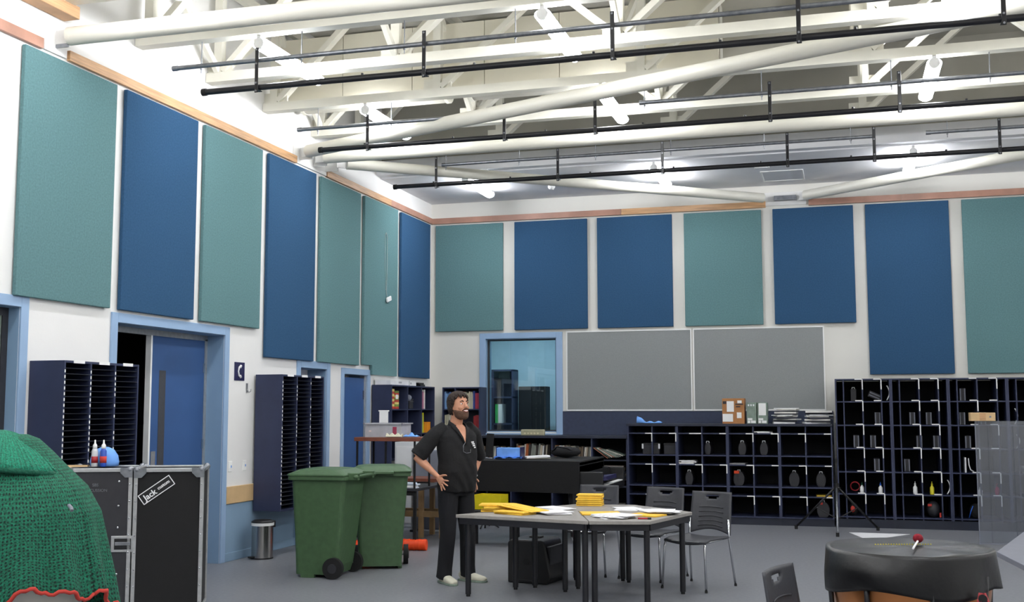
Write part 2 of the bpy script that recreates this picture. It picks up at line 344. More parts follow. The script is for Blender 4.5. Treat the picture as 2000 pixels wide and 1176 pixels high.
# ------------------------------------------------------------------ window to the side room
r = bpy.data.objects.new('window_1', None); C.objects.link(r); r['kind'] = 'structure'; r.location = (wx0, YB, wz0)
W_, H_ = wx1-wx0, wz1-wz0
for a in ((-.10, 0, 0, H_), (W_, W_+.10, 0, H_)): G().box(a[0], a[1], -.03, 0, -.02, H_+.09).build('window_frame', 'frame', r, bevel=.004)
G().box(0, W_, -.03, 0, H_, H_+.09).build('window_frame', 'frame', r, bevel=.004)
G().box(-.10, W_+.10, -.07, 0, -.05, -.02).build('window_sill', 'frame', r, bevel=.004)
for a in ((0, .03, 0, H_), (W_-.03, W_, 0, H_), (.03, W_-.03, 0, .03), (.03, W_-.03, H_-.03, H_)): G().box(a[0], a[1], .05, .12, a[2], a[3]).build('glazing_bead', 'charcoal', r)
for a in ((0, .012, 0, H_), (W_-.012, W_, 0, H_), (0, W_, H_-.012, H_), (0, W_, 0, .012)): G().box(a[0], a[1], -.001, .25, a[2], a[3]).build('reveal', 'reveal', r)
G().box(.03, W_-.03, .082, .088, .03, H_-.03).build('pane', GL, r)
struct(G().box(-7.2, -3.2, 19.3, 19.4, 0, 3.2).box(-7.3, -7.2, YB+.25, 19.4, 0, 3.2).box(-3.2, -3.1, YB+.25, 19.4, 0, 3.2).box(-7.3, -3.1, YB+.25, 19.4, 3.2, 3.3).build('wall_side_room', 'roomb'))
struct(G().box(-7.2, -3.2, YB+.25, 19.4, -.1, 0.001).build('floor_side_room', 'floor'))
t = thing('room_bookcase', 'dark navy bookcase seen through the window in the side room', 'bookcase', (-5.75, 18.5, 0))
for x in (-.35, 0, .35): G().box(x, x+.03, -.15, .15, 0, 2.28).build('side_panel', 'navy', t)
for z in (.05, .5, .95, 1.35, 1.8, 2.26): G().box(-.35, .38, -.15, .15, z, z+.03).build('shelf', 'navy', t)
G().box(-.35, .38, .14, .16, 0, 2.28).build('back_panel', 'navyd', t)
t = thing('binder', 'bright green binder with white spine in the side room bookcase', 'binder', (-5.63, 18.38, 1.38))
G().box(-.06, -.005, -.03, .2, 0, .32).build('cover', cmat('33b45a'), t); G().box(-.004, .06, -.035, .2, 0, .32).build('spine', 'white', t)
t = thing('dark_cupboard', 'black cupboard seen through the window in the side room', 'cupboard', (-5.08, 18.6, 0))
G().box(-.24, .24, -.1, .2, 0, 2.0).build('body', 'blackm', t, bevel=.005); G().box(-.22, -.005, -.11, -.1, .05, 1.95).build('door', 'black', t); G().box(.005, .22, -.11, -.1, .05, 1.95).build('door', 'black', t)
t = thing('side_room_fill_light', 'unseen ceiling panel added to light the side room behind the window', 'light', (-5.2, 18.0, 3.2))
G().box(-.6, .6, -.15, .15, -.05, 0).build('housing', 'white', t); G().box(-.58, .58, -.13, .13, -.055, -.05).build('diffuser', mat('fill_light_panel', 'ffffff', var=0, emit='eaf4ff', es=34), t)  # unseen fill panel, added to brighten the room beyond the window
# ------------------------------------------------------------------ acoustic panels
def panel(axis, a, b, z0, z1, m, label, notch=None):
    t = thing('acoustic_panel', label, 'wall panel', (XW, (a+b)/2, z0) if axis == 'y' else ((a+b)/2, YB, z0), group='fabric acoustic panels')
    w = (b-a)/2; h = z1-z0
    if axis == 'y':
        g = G()
        if notch:
            n0, nz = notch   # lower-left corner cut out
            g.box(.012, .05, -w, w, nz, h).box(.012, .05, -w+n0, w, 0, nz)
        else: g.box(.012, .05, -w, w, 0, h)
        g.build('fabric_face', m, t, bevel=.006 if not notch else 0)
        G().box(.002, .012, -w+.03+(n0 if notch else 0), w-.03, .03, h-.03).build('backing', 'wall', t)
    else:
        G().box(-w, w, -.05, -.012, 0, h).build('fabric_face', m, t, bevel=.006)
        G().box(-w+.03, w-.03, -.012, -.002, .03, h-.03).build('backing', 'wall', t)
LP = [(7.39, 8.595, 2.515, 'teal', 'tall teal fabric panel nearest on the left wall, first of the row'),
 (8.742, 9.948, 2.515, 'blue', 'blue fabric panel directly above the double doors'),
 (10.089, 11.291, 2.515, 'teal', 'teal fabric panel above the navy phone sign'),
 (11.446, 12.656, 2.205, 'blue', 'longer blue fabric panel above the second pigeonhole unit'),
 (12.801, 14.024, 2.205, 'teal', 'teal fabric panel on the left wall right of the longer blue one'),
 (14.165, 15.372, 2.095, 'teal', 'teal fabric panel with a white cord hanging down its middle'),
 (15.519, 16.743, 2.095, 'blue', 'blue fabric panel on the left wall in the room corner')]
for k, (a, b, z0, m, lb) in enumerate(LP): panel('y', a, b, z0, 4.567, m, lb, notch=(.30, .13) if k == 5 else None)
BP = [(-6.24, -5.106, 2.852, 'teal', 'short teal fabric panel on the back wall next to the corner'),
 (-4.916, -3.74, 2.852, 'blue', 'short blue fabric panel above the interior window'),
 (-3.582, -2.42, 2.852, 'blue', 'short blue fabric panel above the left grey pinboard'),
 (-2.238, -1.09, 2.852, 'teal', 'short teal fabric panel between two blue ones on the back wall'),
 (-.922, .223, 2.852, 'blue', 'short blue fabric panel above the right end of the right pinboard'),
 (.389, 1.525, 2.10, 'blue', 'long blue fabric panel above the tall navy lockers'),
 (1.697, 2.87, 2.10, 'teal', 'long teal fabric panel at the right edge of the back wall')]
for a, b, z0, m, lb in BP: panel('x', a, b, z0, 4.567, m, lb)
for a, b, lb in ((-4.07, -2.17, 'left of two large grey pinboards on the back wall'), (-2.115, -.25, 'right of two large grey pinboards, behind the cardboard box')):
    t = thing('pinboard', lb, 'pinboard', ((a+b)/2, YB, 1.605), group='grey pinboards'); w = (b-a)/2
    G().box(-w, w, -.022, 0, 0, 1.19).build('board', 'grey', t)
    for q in ((-w-.018, -w, -.02, 1.21), (w, w+.018, -.02, 1.21)): G().box(q[0], q[1], -.028, 0, q[2], q[3]).build('board_frame', 'white', t)
    for q in ((-.02, 0), (1.19, 1.21)): G().box(-w, w, -.028, 0, q[0], q[1]).build('board_frame', 'white', t)
struct(G().box(-4.15, -.14, YB-.02, YB, 1.1, 1.58).build('trim_20', 'navyband'))
t = thing('pull_cable', 'white cord with a plug looped over the teal panel near the corner', 'cord', (XW+.05, 14.9, 3.2))
G().tube([(.006, -.03, .93), (.010, 0, .96), (.010, .04, .9), (.006, .05, .5), (.006, .03, .1), (.008, .05, .02)], .005, 6).build('cable', 'cordw', t, smooth=True)
G().tube([(.006, -.03, .93), (.006, -.03, .5), (.006, 0, .12)], .003, 6).build('cable', 'cordw', t, smooth=True)
G().cb((.02, .09, 0), (.03, .16, .07), Matrix.Rotation(.3, 4, 'X')).build('plug', 'white', t, bevel=.012)
# ================================================================== ROOF STEEL
def truss(Y, label, m='cream', deep=.10, wd=.12, slash=True, grp='roof trusses'):
    t = thing('roof_truss', label, 'truss', (0, Y, 5.03), group=grp); X0, X1 = XW+.005, 6.99
    G().beam((X0, 0, .05), (X1, 0, .05), wd, deep).build('bottom_chord', m, t)
    G().beam((X0, 0, 1.12), (X1, 0, 1.12), .1, .12).build('top_chord', m, t)
    n = -4.2; k = 0; nodes = [-6.2, -4.2+0, -1.93, .33, 2.6, 4.85]
    for i, x in enumerate(nodes):
        G().box(x-.045, x+.045, -.04, .04, .1, 1.06).build('post', m, t)
        G().box(x-.16, x+.16, -.015, .015, .10, .22).build('gusset', m, t)
        if i < len(nodes)-1:
            xn = nodes[i+1]; xm = (x+xn)/2
            G().beam((x+.05, 0, .12), (xm, 0, 1.06), .06, .10, (0, 1, 0)).build('diagonal', m, t)
            if slash and i in (1, 3): G().beam((xm, .02, 1.06), (xn-.05, .02, .12), .06, .10, (0, 1, 0)).build('diagonal', m, t)
    return t
names = {8.96: 'cream roof truss above the nearest black pipe, grey pipe hung beneath', 10.19: 'bright cream roof truss behind the nearest row of strip lights',
 11.40: 'cream roof truss carrying the middle grey pipe', 12.63: 'bright cream roof truss behind the middle row of strip lights', 13.75: 'last cream roof truss before the flat ceiling',
 7.76: 'cream roof truss nearest the camera, ending at the timber rail top left'}
for Y, lb in names.items(): truss(Y, lb, slash=Y in (10.19, 12.63, 7.76))
for Y, q in ((6.53, 'first'), (5.3, 'second'), (4.1, 'third'), (2.9, 'fourth')): truss(Y, 'cream roof truss overhead, %s one nearer than the picture' % q, grp='roof trusses overhead')
# cross bracing between trusses (along the room)
for i, x in enumerate((-6.2, -4.2, -1.93, .33, 2.6)):
    t = thing('cross_brace', ['cream cross brace against the left wall', 'cream cross brace left of the cream bulkhead centre', 'cream cross brace overhead in the middle of the roof', 'cream cross brace right of the middle', 'cream cross brace towards the right edge'][i], 'brace', (x, 7.76, 6.1), group='roof cross braces')
    G().beam((0, 0, 0), (0, 6.9, 0), .07, .1).build('runner', 'cream', t)
    for k, (a, b) in enumerate(((0, 1.2), (2.43, 1.2), (2.43, 3.64), (4.87, 3.64), (4.87, 5.99))):
        G().beam((0, a, -.98), (0, b, -.05), .05, .07).build('strut', 'cream', t)
# deep beige bulkhead and skylight wells
t = thing('roof_bulkhead', 'pale beige boxed bulkhead with vertical joints over the middle truss', 'bulkhead', (-3.75, 11.62, 5.16))
for k in range(6): G().box(-2.55+k*.86, -2.55+k*.86+.852, -.02, .02, 0, .78).build('panel', 'beige', t)
G().box(-2.56, 2.62, .02, .3, .02, .76).build('box_core', 'khaki', t)
for i, (x0, x1, lb) in enumerate(((-6.2, -4.35, 'curved grey ceiling duct section beside the left wall'), (-4.05, -2.1, 'curved grey ceiling duct section behind the centre of the roof'))):
    t = thing('ceiling_duct', lb, 'duct', ((x0+x1)/2, 12.15, 5.36), group='ceiling ducts'); w = (x1-x0)/2
    G().cyl((-w, 0, 0), (w, 0, 0), .16, n=28).build('duct_body', 'khaki', t, auto=True)
    for e in (-w, w): G().cyl((e-.02, 0, 0), (e+.02, 0, 0), .17, n=28).build('duct_flange', 'cream', t, auto=True)
for i, (x0, x1, y, lb) in enumerate(((-1.35, .22, 11.9, 'grey skylight well right of the beige bulkhead'), (-1.35, .22, 9.5, 'grey skylight well above the nearest lights'))):
    t = thing('skylight_well', lb, 'skylight', ((x0+x1)/2, y+.3, 5.5), group='skylight wells'); w = (x1-x0)/2
    G().box(-w, w, .3, .33, 0, .55).build('well_face', 'khaki', t); G().box(-w, -w+.03, -.3, .3, 0, .55).build('well_side', 'beige', t); G().box(w-.03, w, -.3, .3, 0, .55).build('well_side', 'beige', t)
    G().box(-w, w, .26, .3, -.04, 0).build('well_lip', 'cream', t); G().box(-w, w, -.3, .3, .55, .58).build('well_top', 'khaki', t)
# big round tubes
def tubeb(a, b, r, label):
    a, b = Vector(a), Vector(b); t = thing('roof_tube', label, 'roof tube', tuple(a), group='cream roof tubes'); d = (b-a).normalized()
    G().cyl((0, 0, 0), b-a, r, n=28).build('tube_body', 'tube', t, auto=True)
    G().cyl(-d*.03, d*.012, r*1.01, n=24).build('end_plate', 'tube', t, auto=True)
    G().beam(-d*.16, -d*.02, .02, .12).build('end_lug', 'wall', t)
    return t
def ext(a, b, x):
    a, b = Vector(a), Vector(b); return tuple(a+(b-a)*((x-a.x)/(b.x-a.x)))
tubeb((-6.15, 7.79, 4.75), ext((-6.374, 7.79, 4.75), (-3.55, 7.831, 4.76), 6.8), .077, 'thick cream round tube nearest overhead, running from the upper left wall')
tubeb((-6.15, 12.2, 4.75), ext((-6.327, 12.26, 4.75), (-.108, 9.90, 4.75), 5.4), .077, 'cream round tube running diagonally towards the upper right from the wall node')
tubeb((-6.10, 12.58, 4.75), ext((-6.3, 12.6, 4.75), (1.9, 12.60, 4.75), 6.8), .075, 'straight cream round tube running level right from the wall node')
tubeb((-6.0, 13.01, 4.75), (-1.05, 16.76, 4.72), .070, 'cream round tube running from the left wall node to the back wall')
tubeb((-.42, 16.76, 4.73), ext((-.2, 16.76, 4.73), (2.05, 15.15, 4.75), 6.6), .072, 'cream round tube rising right from the back wall bracket')
t = thing('wall_node_plate', 'white steel bracket plate joining three tubes to the left wall', 'bracket', (XW, 12.55, 4.72))
G().box(0, .02, -.45, .45, -.11, .11).build('wall_plate', 'wall', t, bevel=.003)
for y in (-.3, .08, .42): G().box(.02, .2, y-.01, y+.01, -.06, .06).build('fin', 'wall', t)
t = thing('back_node_plate', 'small steel bracket joining two tubes on the back wall timber strip', 'bracket', (-.73, YB, 4.72))
G().box(-.3, .3, -.02, 0, -.1, .1).build('wall_plate', 'wall', t, bevel=.003); G().box(-.16, .16, -.12, -.02, -.03, .03).build('fin', 'galv', t)
t = thing('side_node_plate', 'white steel bracket holding the nearest tube to the left wall', 'bracket', (XW, 7.79, 4.72))
G().box(0, .02, -.14, .14, -.11, .11).build('wall_plate', 'wall', t, bevel=.003); G().box(.02, .14, -.01, .01, -.06, .06).build('fin', 'galv', t)
# ------------------------------------------------------------------ lighting pipes: black bar below, grey pipe above, straps and rods
ZB, ZP = 4.545, 4.80
rows = [(8.97, 'nearest', (-5.62, -5.95, 3.2), [(-5.95, 3.2)], [-5.05, -3.42, -1.75, -.25, 1.25], [-5.65, -4.62, -3.62, -2.6]),
        (11.40, 'middle', (-5.62, -5.9, 3.2), [(-5.9, -3.75), (-1.95, 3.2)], [-5.02, -3.42, -2.42, -.62, .62, 2.3], [-5.65, -4.75, -3.72, -2.65, -1.9, -.7, .55, 1.45]),
        (13.62, 'farthest', (-5.62, -4.95, 3.4), [(-4.95, .44), (1.02, 3.4)], [-5.02, -3.38, -2.05, -.55, .44, 1.8], [-4.9, -3.9, -2.9, -1.95, -.82, .18, 1.25])]
for Y, w_, (bx, px_, xe), pipes, straps, rods in rows:
    t = thing('lighting_bar', w_+' long black lighting bar hung under the roof', 'lighting bar', (0, Y, ZB), group='black lighting bars')
    G().cyl((bx, 0, 0), (xe, 0, 0), .028, n=16).build('bar', 'pipe', t, auto=True); G().cyl((bx-.012, 0, 0), (bx+.03, 0, 0), .034, n=16).build('end_cap', 'rubber', t, auto=True)
    for x in [bx+.55+k*1.05 for k in range(8)]: G().cyl((x, 0, .025), (x, 0, .042), .012, n=8).build('bolt', 'pipe', t)
    for x in straps:
        s_ = G().box(x-.018, x+.018, -.045, -.038, -.06, .36).build('strap', 'pipe', t, bevel=.004)
        for z in (-.045, .03, .21, .34): G().cyl((x, -.046, z), (x, -.054, z), .009, n=8).build('bolt_head', 'galv', s_)
        G().box(x-.02, x+.02, -.04, .035, -.035, -.028).build('clamp', 'pipe', t)
    for k, (x0, x1) in enumerate(pipes):
        lb = w_+' thin grey steel pipe above the '+w_+' black bar'+('' if len(pipes) == 1 else (', left length' if k == 0 else ', right length'))
        p = thing('suspended_pipe', lb, 'pipe', (0, Y, ZP), group='grey suspended pipes')
        G().cyl((x0, 0, 0), (x1, 0, 0), .021, n=14).build('pipe', 'galv', p, auto=True)
        G().cyl((x0-.004, 0, 0), (x0+.05, 0, 0), .025, n=14).build('pipe_collar', 'galv', p, auto=True)
        for x in rods:
            if x0 < x < x1: G().cyl((x, 0, -.07), (x, 0, .24), .005, n=6).cyl((x, 0, -.035), (x, 0, -.025), .012, n=8).build('hanger_rod', 'galv', p)
# ------------------------------------------------------------------ strip lights
def strip(x, y0, y1, z, label, grp='ceiling strip lights', drop=.0):
    t = thing('strip_light', label, 'ceiling light', (x, (y0+y1)/2, z), group=grp); h = (y1-y0)/2
    G().box(-.022, .022, -h, h, .05, .073).build('housing', 'white', t, bevel=.004)
    prof = [(.072*math.cos(R(q)), .050*math.sin(R(q))) for q in range(0, 360, 20)]
    G().rings([[Vector((a, yy, b)) for a, b in prof] for yy in (-h+.02, h-.02)]).build('diffuser', 'lamp', t, smooth=False)
    for s in (-h, h-.02): G().cyl((0, s, 0), (0, s+.02, 0), .052, n=18).build('end_cap', 'white', t, auto=True)
    if drop:
        for s in (-h*.6, h*.6): G().add([(-.05, s-.01, .07), (.05, s-.01, .07), (.05, s+.01, .07), (-.05, s+.01, .07), (-.08, s-.01, drop), (.08, s-.01, drop), (.08, s+.01, drop), (-.08, s+.01, drop)],
            [(0, 1, 2, 3), (7, 6, 5, 4), (0, 4, 5, 1), (1, 5, 6, 2), (2, 6, 7, 3), (3, 7, 4, 0)]).build('bracket', 'ceil', t)
    return t
cols = [(-5.05, 'left'), (-2.36, 'middle'), (.95, 'right')]
for x, c in cols:
    strip(x, 8.95, 10.20, 4.955, 'glowing white strip light, %s of the nearest row' % c)
    strip(x, 11.35, 12.62, 4.955, 'glowing white strip light, %s of the middle row' % c)
for x, c in cols: strip(x, 14.83, 16.03, 4.856, 'glowing white strip light, %s of the far row under the flat ceiling' % c)
for x in (4.3,):  # unseen fittings added past the right edge to help light the hall
    for y, q in ((9.5, 'nearest'), (12.0, 'middle'), (15.4, 'far')): strip(x, y-.6, y+.6, 4.955 if y < 13 else 4.856, 'added unseen strip light beyond the right edge, continuing the %s row' % q, 'added strip lights outside the picture')
for y, q in ((7.1, 'first'), (4.7, 'second'), (2.3, 'third'), (-.1, 'fourth'), (-2.5, 'fifth')):  # further unseen rows added overhead and behind the camera to light the foreground
    for x, c in ((-5.05, 'left'), (-2.36, 'middle'), (.95, 'right'), (4.3, 'far right')): strip(x, y-.6, y+.6, 4.955, 'added unseen strip light overhead, %s column, %s row nearer than the picture' % (c, q), 'added strip lights outside the picture')
# ================================================================== STORAGE
def pigeonhole(loc, label, dep, ln, z1, n, hang):
    """unit on the left wall: back at x=0, front at x=dep, running along y"""
    t = thing('pigeonhole_unit', label, 'pigeonhole unit', loc, group='navy pigeonhole units'); H = z1
    for y in (0, ln-.018): G().box(0, dep, y, y+.018, 0, H).build('side_panel', 'navy', t, bevel=.002)
    G().box(0, dep, .018, ln-.018, H-.018, H).build('top_panel', 'navy', t); G().box(0, dep, .018, ln-.018, 0, .018).build('bottom_panel', 'navy', t)
    G().box(0, .012, .018, ln-.018, .018, H-.018).build('back_panel', 'inner', t)
    cw = (ln-.036-2*.018)/3
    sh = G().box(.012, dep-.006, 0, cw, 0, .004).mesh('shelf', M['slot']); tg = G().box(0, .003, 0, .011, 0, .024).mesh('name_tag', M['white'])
    for c in range(3):
        y = .018+c*(cw+.018)
        if c: G().box(.012, dep, y-.018, y, .018, H-.018).build('divider', 'navy', t)
        for k in range(1, n): link('shelf', sh, t, (0, y, .018+k*(H-.036)/n))
        for k in range(n-1):
            if random.random() < (.93, .8, .75)[c]: link('name_tag', tg, t, (dep+.0005, y-.016, .022+k*(H-.036)/n+.008))
        G().box(dep, dep+.003, y+cw*.3, y+cw*.75, H-.02, H+.006).build('header_tag', 'white', t)
    return t
pigeonhole((XW+.002, 7.64, .50), 'navy pigeonhole unit beside the double doors, behind the flight case', .335, 1.0, 1.505, 32, True)
pigeonhole((XW+.025, 11.27, .49), 'navy pigeonhole unit hung between the pedal bin and the green wheelie bins', .335, 1.05, 1.51, 32, True)
# low locker modules (four double columns) against the back wall
FY = 16.15
def low_module(k):
    x0 = -3.006+k*.7135; x1 = x0+.7125
    t = thing('low_locker', ['low navy locker unit at the left end, behind the middle chair', 'low navy locker unit second from the left end', 'low navy locker unit third from the left end', 'low navy locker unit next to the tall lockers'][k], 'locker unit', (x0, FY, 0), group='low navy lockers')
    w = .7125; D = .64
    for x in (0, w-.02): G().box(x, x+.02, 0, D, .1, 1.365).build('side_panel', 'navy', t)
    G().box(w/2-.009, w/2+.009, .01, D, .1, 1.365).build('divider', 'navy', t)
    G().box(.02, w-.02, D-.012, D, .1, 1.365).build('back_panel', 'inner', t)
    G().box(0, w, .03, D, 0, .098).build('plinth', 'navyd', t)
    for z in (.1, .388, .515, .815, .945, 1.255): G().box(.02, w-.02, .004, D-.012, z, z+.016).build('shelf', 'navy', t)
    hs = G().box(0, .095, -.003, .002, 0, .015).mesh('label_strip', M['white']); vsr = G().box(0, .014, -.003, .001, -.125, 0).mesh('label_strip', M['white'])
    for c in (0, 1):
        xr = w/2-.009 if c == 0 else w-.02
        for i, z in enumerate((1.255, .815, .388)):
            link('label_strip', hs, t, (xr-.09 if not (k == 1 and c == 0 and i == 0) else xr-.17, 0, z+.001), scale=(1.8 if (k == 1 and c == 0 and i == 0) else 1, 1, 1))
            if (k, c, i) not in ((1, 0, 0), (1, 1, 0), (3, 1, 0), (0, 1, 1), (2, 1, 1), (3, 1, 1), (3, 1, 2)): link('label_strip', vsr, t, (xr+.001, 0, z+.016))
    return t
for k in range(4): low_module(k)
t = thing('locker_worktop', 'dark navy worktop over the low lockers carrying the cardboard box', 'worktop', (-3.02, FY-.02, 1.366)); G().box(0, 2.872, 0, .70, 0, .034).build('top', 'navyd', t, bevel=.003)
# tall locker modules
SZ = [.144, .451, .75, 1.068, 1.383, 1.705]
def tall_module(k):
    x0 = -.10+k*.7315; w = .730; D = .66
    t = thing('tall_locker', ['tall navy locker unit at the left end, beside the low lockers', 'tall navy locker unit second from its left end', 'tall navy locker unit behind the wooden block', 'tall navy locker unit behind the clear acrylic screen'][k], 'locker unit', (x0, FY, 0), group='tall navy lockers')
    for x in (0, w-.02): G().box(x, x+.02, 0, D, .12, 2.02).build('side_panel', 'navy', t)
    for x in (.105, .355, .600): G().box(x, x+.016, .008, D, .12, 2.0).build('divider', 'navy', t)
    G().box(.02, w-.02, D-.012, D, .12, 2.0).build('back_panel', 'inner', t); G().box(0, w, .03, D, 0, .118).build('plinth', 'navyd', t)
    G().box(.02, w-.02, 0, D, 2.002, 2.02).build('top_panel', 'navy', t)
    for z in SZ: G().box(.02, w-.02, .003, D-.012, z-.008, z+.008).build('shelf', 'navy', t)
    hs = G().box(0, .095, -.003, .001, 0, .015).mesh('label_strip', M['white']); vsr = G().box(0, .014, -.003, .003, -.14, 0).mesh('label_strip', M['white'])
    rr = random.Random(k+3)
    for xr in (.355, .600):
        for i, z in enumerate(SZ[1:]+[2.0]):
            link('label_strip', hs, t, (xr-.092, 0, z+.008 if z < 2 else 2.006))
            if rr.random() < .82: link('label_strip', vsr, t, (xr+.001, 0, z+.012))
    return t
for k in range(4): tall_module(k)
# ---- contents of lockers
def inst_case(x, z, label, w=.078, h=.17, tilt=0, stripes=True, d=.33, m='charcoal'):
    t = thing('instrument_case', label, 'instrument case', (x, FY+.14, z), group='small dark cases standing in the lockers')
    mt = Matrix.Rotation(tilt, 4, 'Y') if tilt else Matrix.Identity(4)
    lift = Matrix.Translation((0, 0, (w/2*abs(math.sin(tilt))) if tilt else 0))
    T = lift@mt
    G().box(-w/2, w/2, 0, d, 0, h).xf(T).build('case_body', m, t, bevel=.008)
    if stripes:
        for s in (-1, 1): G().box(s*w*.36-.008, s*w*.36+.008, -.006, .002, .004, h-.004).xf(T).build('piping', 'gpanel', t)
    else:
        G().tube([(-.018, .03, h), (-.015, .03, h+.02), (.015, .03, h+.02), (.018, .03, h)], .006).xf(T).build('handle', 'paper', t)
    return t
rown = ['bottom', 'fifth', 'fourth', 'third', 'second', 'top']
TC = [(.145, 5, 0, 'with a green strap edge'), (.985, 3, 0, ''), (.455, 4, 0, ''), (.905, 4, 0, ''), (1.115, 4, 0, ''), (1.555, 5, 0, ''), (1.54, 4, 0, ''), (1.80, 4, 0, ''),
      (.165, 3, 0, ''), (.385, 3, 0, ''), (1.20, 3, 0, ''), (1.60, 3, 0, ''), (.425, 2, 0, ''), (.815, 2, 0, '')]
for n_, (x, r_, tl, ex) in enumerate(TC):
    mod = int((x+.10)//.7315)
    inst_case(x, SZ[r_]+.009, 'small dark upright instrument case, %s row of the %s tall locker unit, %s' % (rown[r_], ['first', 'second', 'third', 'fourth'][mod], 'left wide cell' if (x+.10) % .7315 < .36 else 'right wide cell'), stripes=n_ != 0)
t = thing('instrument_case', 'dark case lying tilted in the top row of the first tall locker unit', 'instrument case', (.33, FY+.12, SZ[5]+.009), group='small dark cases standing in the lockers')
G().box(0, .17, 0, .3, 0, .085).xf(Matrix.Translation((0, 0, .07))@Matrix.Rotation(.42, 4, 'Y')).build('case_body', 'charcoal', t, bevel=.008)
for q in (.02, .055): G().box(.01, .16, -.005, .001, q, q+.012).xf(Matrix.Translation((0, 0, .07))@Matrix.Rotation(.42, 4, 'Y')).build('piping', 'gpanel', t)
def oval_case(x, z, w, h, label, m='charcoal', grp='rounded dark cases in the low lockers'):
    t = thing('rounded_case', label, 'instrument case', (x, FY+.12, z), group=grp)
    pr = [(0, .62), (.15, .85), (.35, 1), (.6, 1), (.8, .82), (.95, .55), (1, .3)]
    G().rings([[Vector((w/2*k*s, y, h*f)) for f, k in pr for s in (-1,)]+[Vector((w/2*k, y, h*f)) for f, k in pr[::-1]] for y in (0, .4)]).build('case_body', m, t, bevel=.006)
    G().tube([(-.02, .02, h-.005), (-.016, .02, h+.02), (.016, .02, h+.02), (.02, .02, h-.005)], .007).build('handle', 'paper', t)
    return t
lz = [.404, .831, 1.271-.0]; LZ = dict(top=.961, mid=.531, bot=.116)
oval_case(-1.87, LZ['top'], .09, .17, 'narrow rounded case in the top row of the second low locker unit')
oval_case(-1.385, LZ['top'], .11, .18, 'rounded case in the top row of the third low locker unit, left cell')
oval_case(-1.085, LZ['top'], .11, .18, 'rounded case in the top row of the third low locker unit, right cell')
oval_case(-2.14, LZ['mid'], .11, .19, 'slim rounded case with pale handle, middle row of second low locker unit')
o = oval_case(-1.44, LZ['mid'], .155, .2, 'wide rounded case with an orange tag in the middle row')
G().cb((-.03, .0, .19), (.07, .02, .04)).build('orange_tag', 'orange', o)
o = oval_case(-.68, LZ['mid'], .14, .2, 'wide rounded case, middle row of the fourth low locker unit, left cell')
o = oval_case(-.32, LZ['mid'], .13, .19, 'rounded case, middle row of the fourth low locker unit, right cell')
o = oval_case(-.30, LZ['bot'], .17, .21, 'rounded dark case with a red zip pull, bottom row behind the tripod')
G().cb((-.02, -.01, .19), (.03, .02, .03)).build('zip_pull', 'red', o)
for x, w, lb in ((-2.68, .24, 'wide black storage box with pale corner clips, top row left end'), (-2.40, .19, 'wide ribbed black storage box, second cell of the top row')):
    t = thing('storage_box', lb, 'box', (x, FY+.1, LZ['top']), group='black boxes in the low lockers')
    G().box(-w/2, w/2, 0, .35, 0, .15).build('box_body', 'charcoal', t, bevel=.006)
    G().box(-w/2-.004, w/2+.004, -.004, .35, .13, .16).build('box_lid', 'black', t, bevel=.004)
    if w > .2:
        for s in (-1, 1): G().box(s*w/2-.012, s*w/2+.012, -.01, -.004, .08, .15).build('clip', 'paper', t)
def papers(x, y, z, w, d, n, label, cols=('e8e8ea', 'd6d3c8', 'f2f2f2'), grp='paper stacks', th=.008, cat='paper stack'):
    t = thing('paper_stack', label, cat, (x, y, z), group=grp); rr = random.Random(int(abs(x*1000)+z*100)); zz = 0
    for k in range(n):
        m = Matrix.Translation((rr.uniform(-.02, .02), rr.uniform(-.015, .015), zz))@Matrix.Rotation(rr.uniform(-.15, .15), 4, 'Z')
        h = th*rr.uniform(.6, 1.3); G().box(-w/2, w/2, -d/2, d/2, 0, h).xf(m).build('sheaf', cmat(rr.choice(cols)), t); zz += h+.0005
    return t
papers(-1.09, FY+.17, 1.272, .21, .28, 3, 'loose papers in the top slot of the third low locker unit')
papers(-2.15, FY+.17, .832, .21, .28, 4, 'stack of white papers in the slot above the slim rounded case', th=.012)
papers(-1.44, FY+.17, .832, .24, .28, 2, 'thin grey papers in the slot above the orange tagged case', ('9a9a9c', 'b8b6b0'))
papers(-.28, FY+.17, .405, .2, .28, 2, 'yellow folder lying in the slot above the red zip case', ('d2b23a', 'c8a030'))
# bottles in the tall lockers
def bottle(x, z, label, mb, mc, h=.15, tag_=None):
    t = thing('spray_bottle', label, 'bottle', (x, FY+.07, z), group='bottles in the tall lockers')
    G().lathe([(.026, 0), (.028, .01), (.028, h*.55), (.012, h*.68), (.010, h*.75)], n=16).build('bottle_body', mb, t, smooth=True)
    G().lathe([(.013, h*.74), (.013, h*.84), (.005, h*.88), (.004, h*1.02)], n=12).build('bottle_cap', mc, t, smooth=True)
wm, ym, bm = M['white'], cmat('e2d62e', .5), cmat('2a66d0', .5)
bottle(.22, SZ[1]+.009, 'white bottle with a dark green cap in the first tall locker unit', wm, cmat('1f5a3a'))
bottle(.46, SZ[1]+.009, 'white bottle with a blue cap in the first tall locker unit', wm, bm)
bottle(.905, SZ[1]+.009, 'all white pointed bottle in the second tall locker unit', wm, wm, .17)
bottle(1.118, SZ[1]+.009, 'yellow pointed bottle in the second tall locker unit', ym, ym, .17)
bottle(1.72, SZ[1]+.009, 'white squat bottle at the left edge of the acrylic screen', wm, wm, .12)
def strap(x, z, h, label, m='paper', y=FY+.05):
    t = thing('hanging_strap', label, 'strap', (x, y, z), group='pale curved straps in the lockers')
    G().grid(lambda u, v: Vector((.05*math.sin(v*2.6)-.02*v+u*.016, .01*math.sin(v*3), .01+h*v)), 1, 10).build('strap_band', m, t, solid=.004, smooth=True)
strap(.57, SZ[5]+.009, .20, 'pale curved strap in the top row of the first tall locker unit')
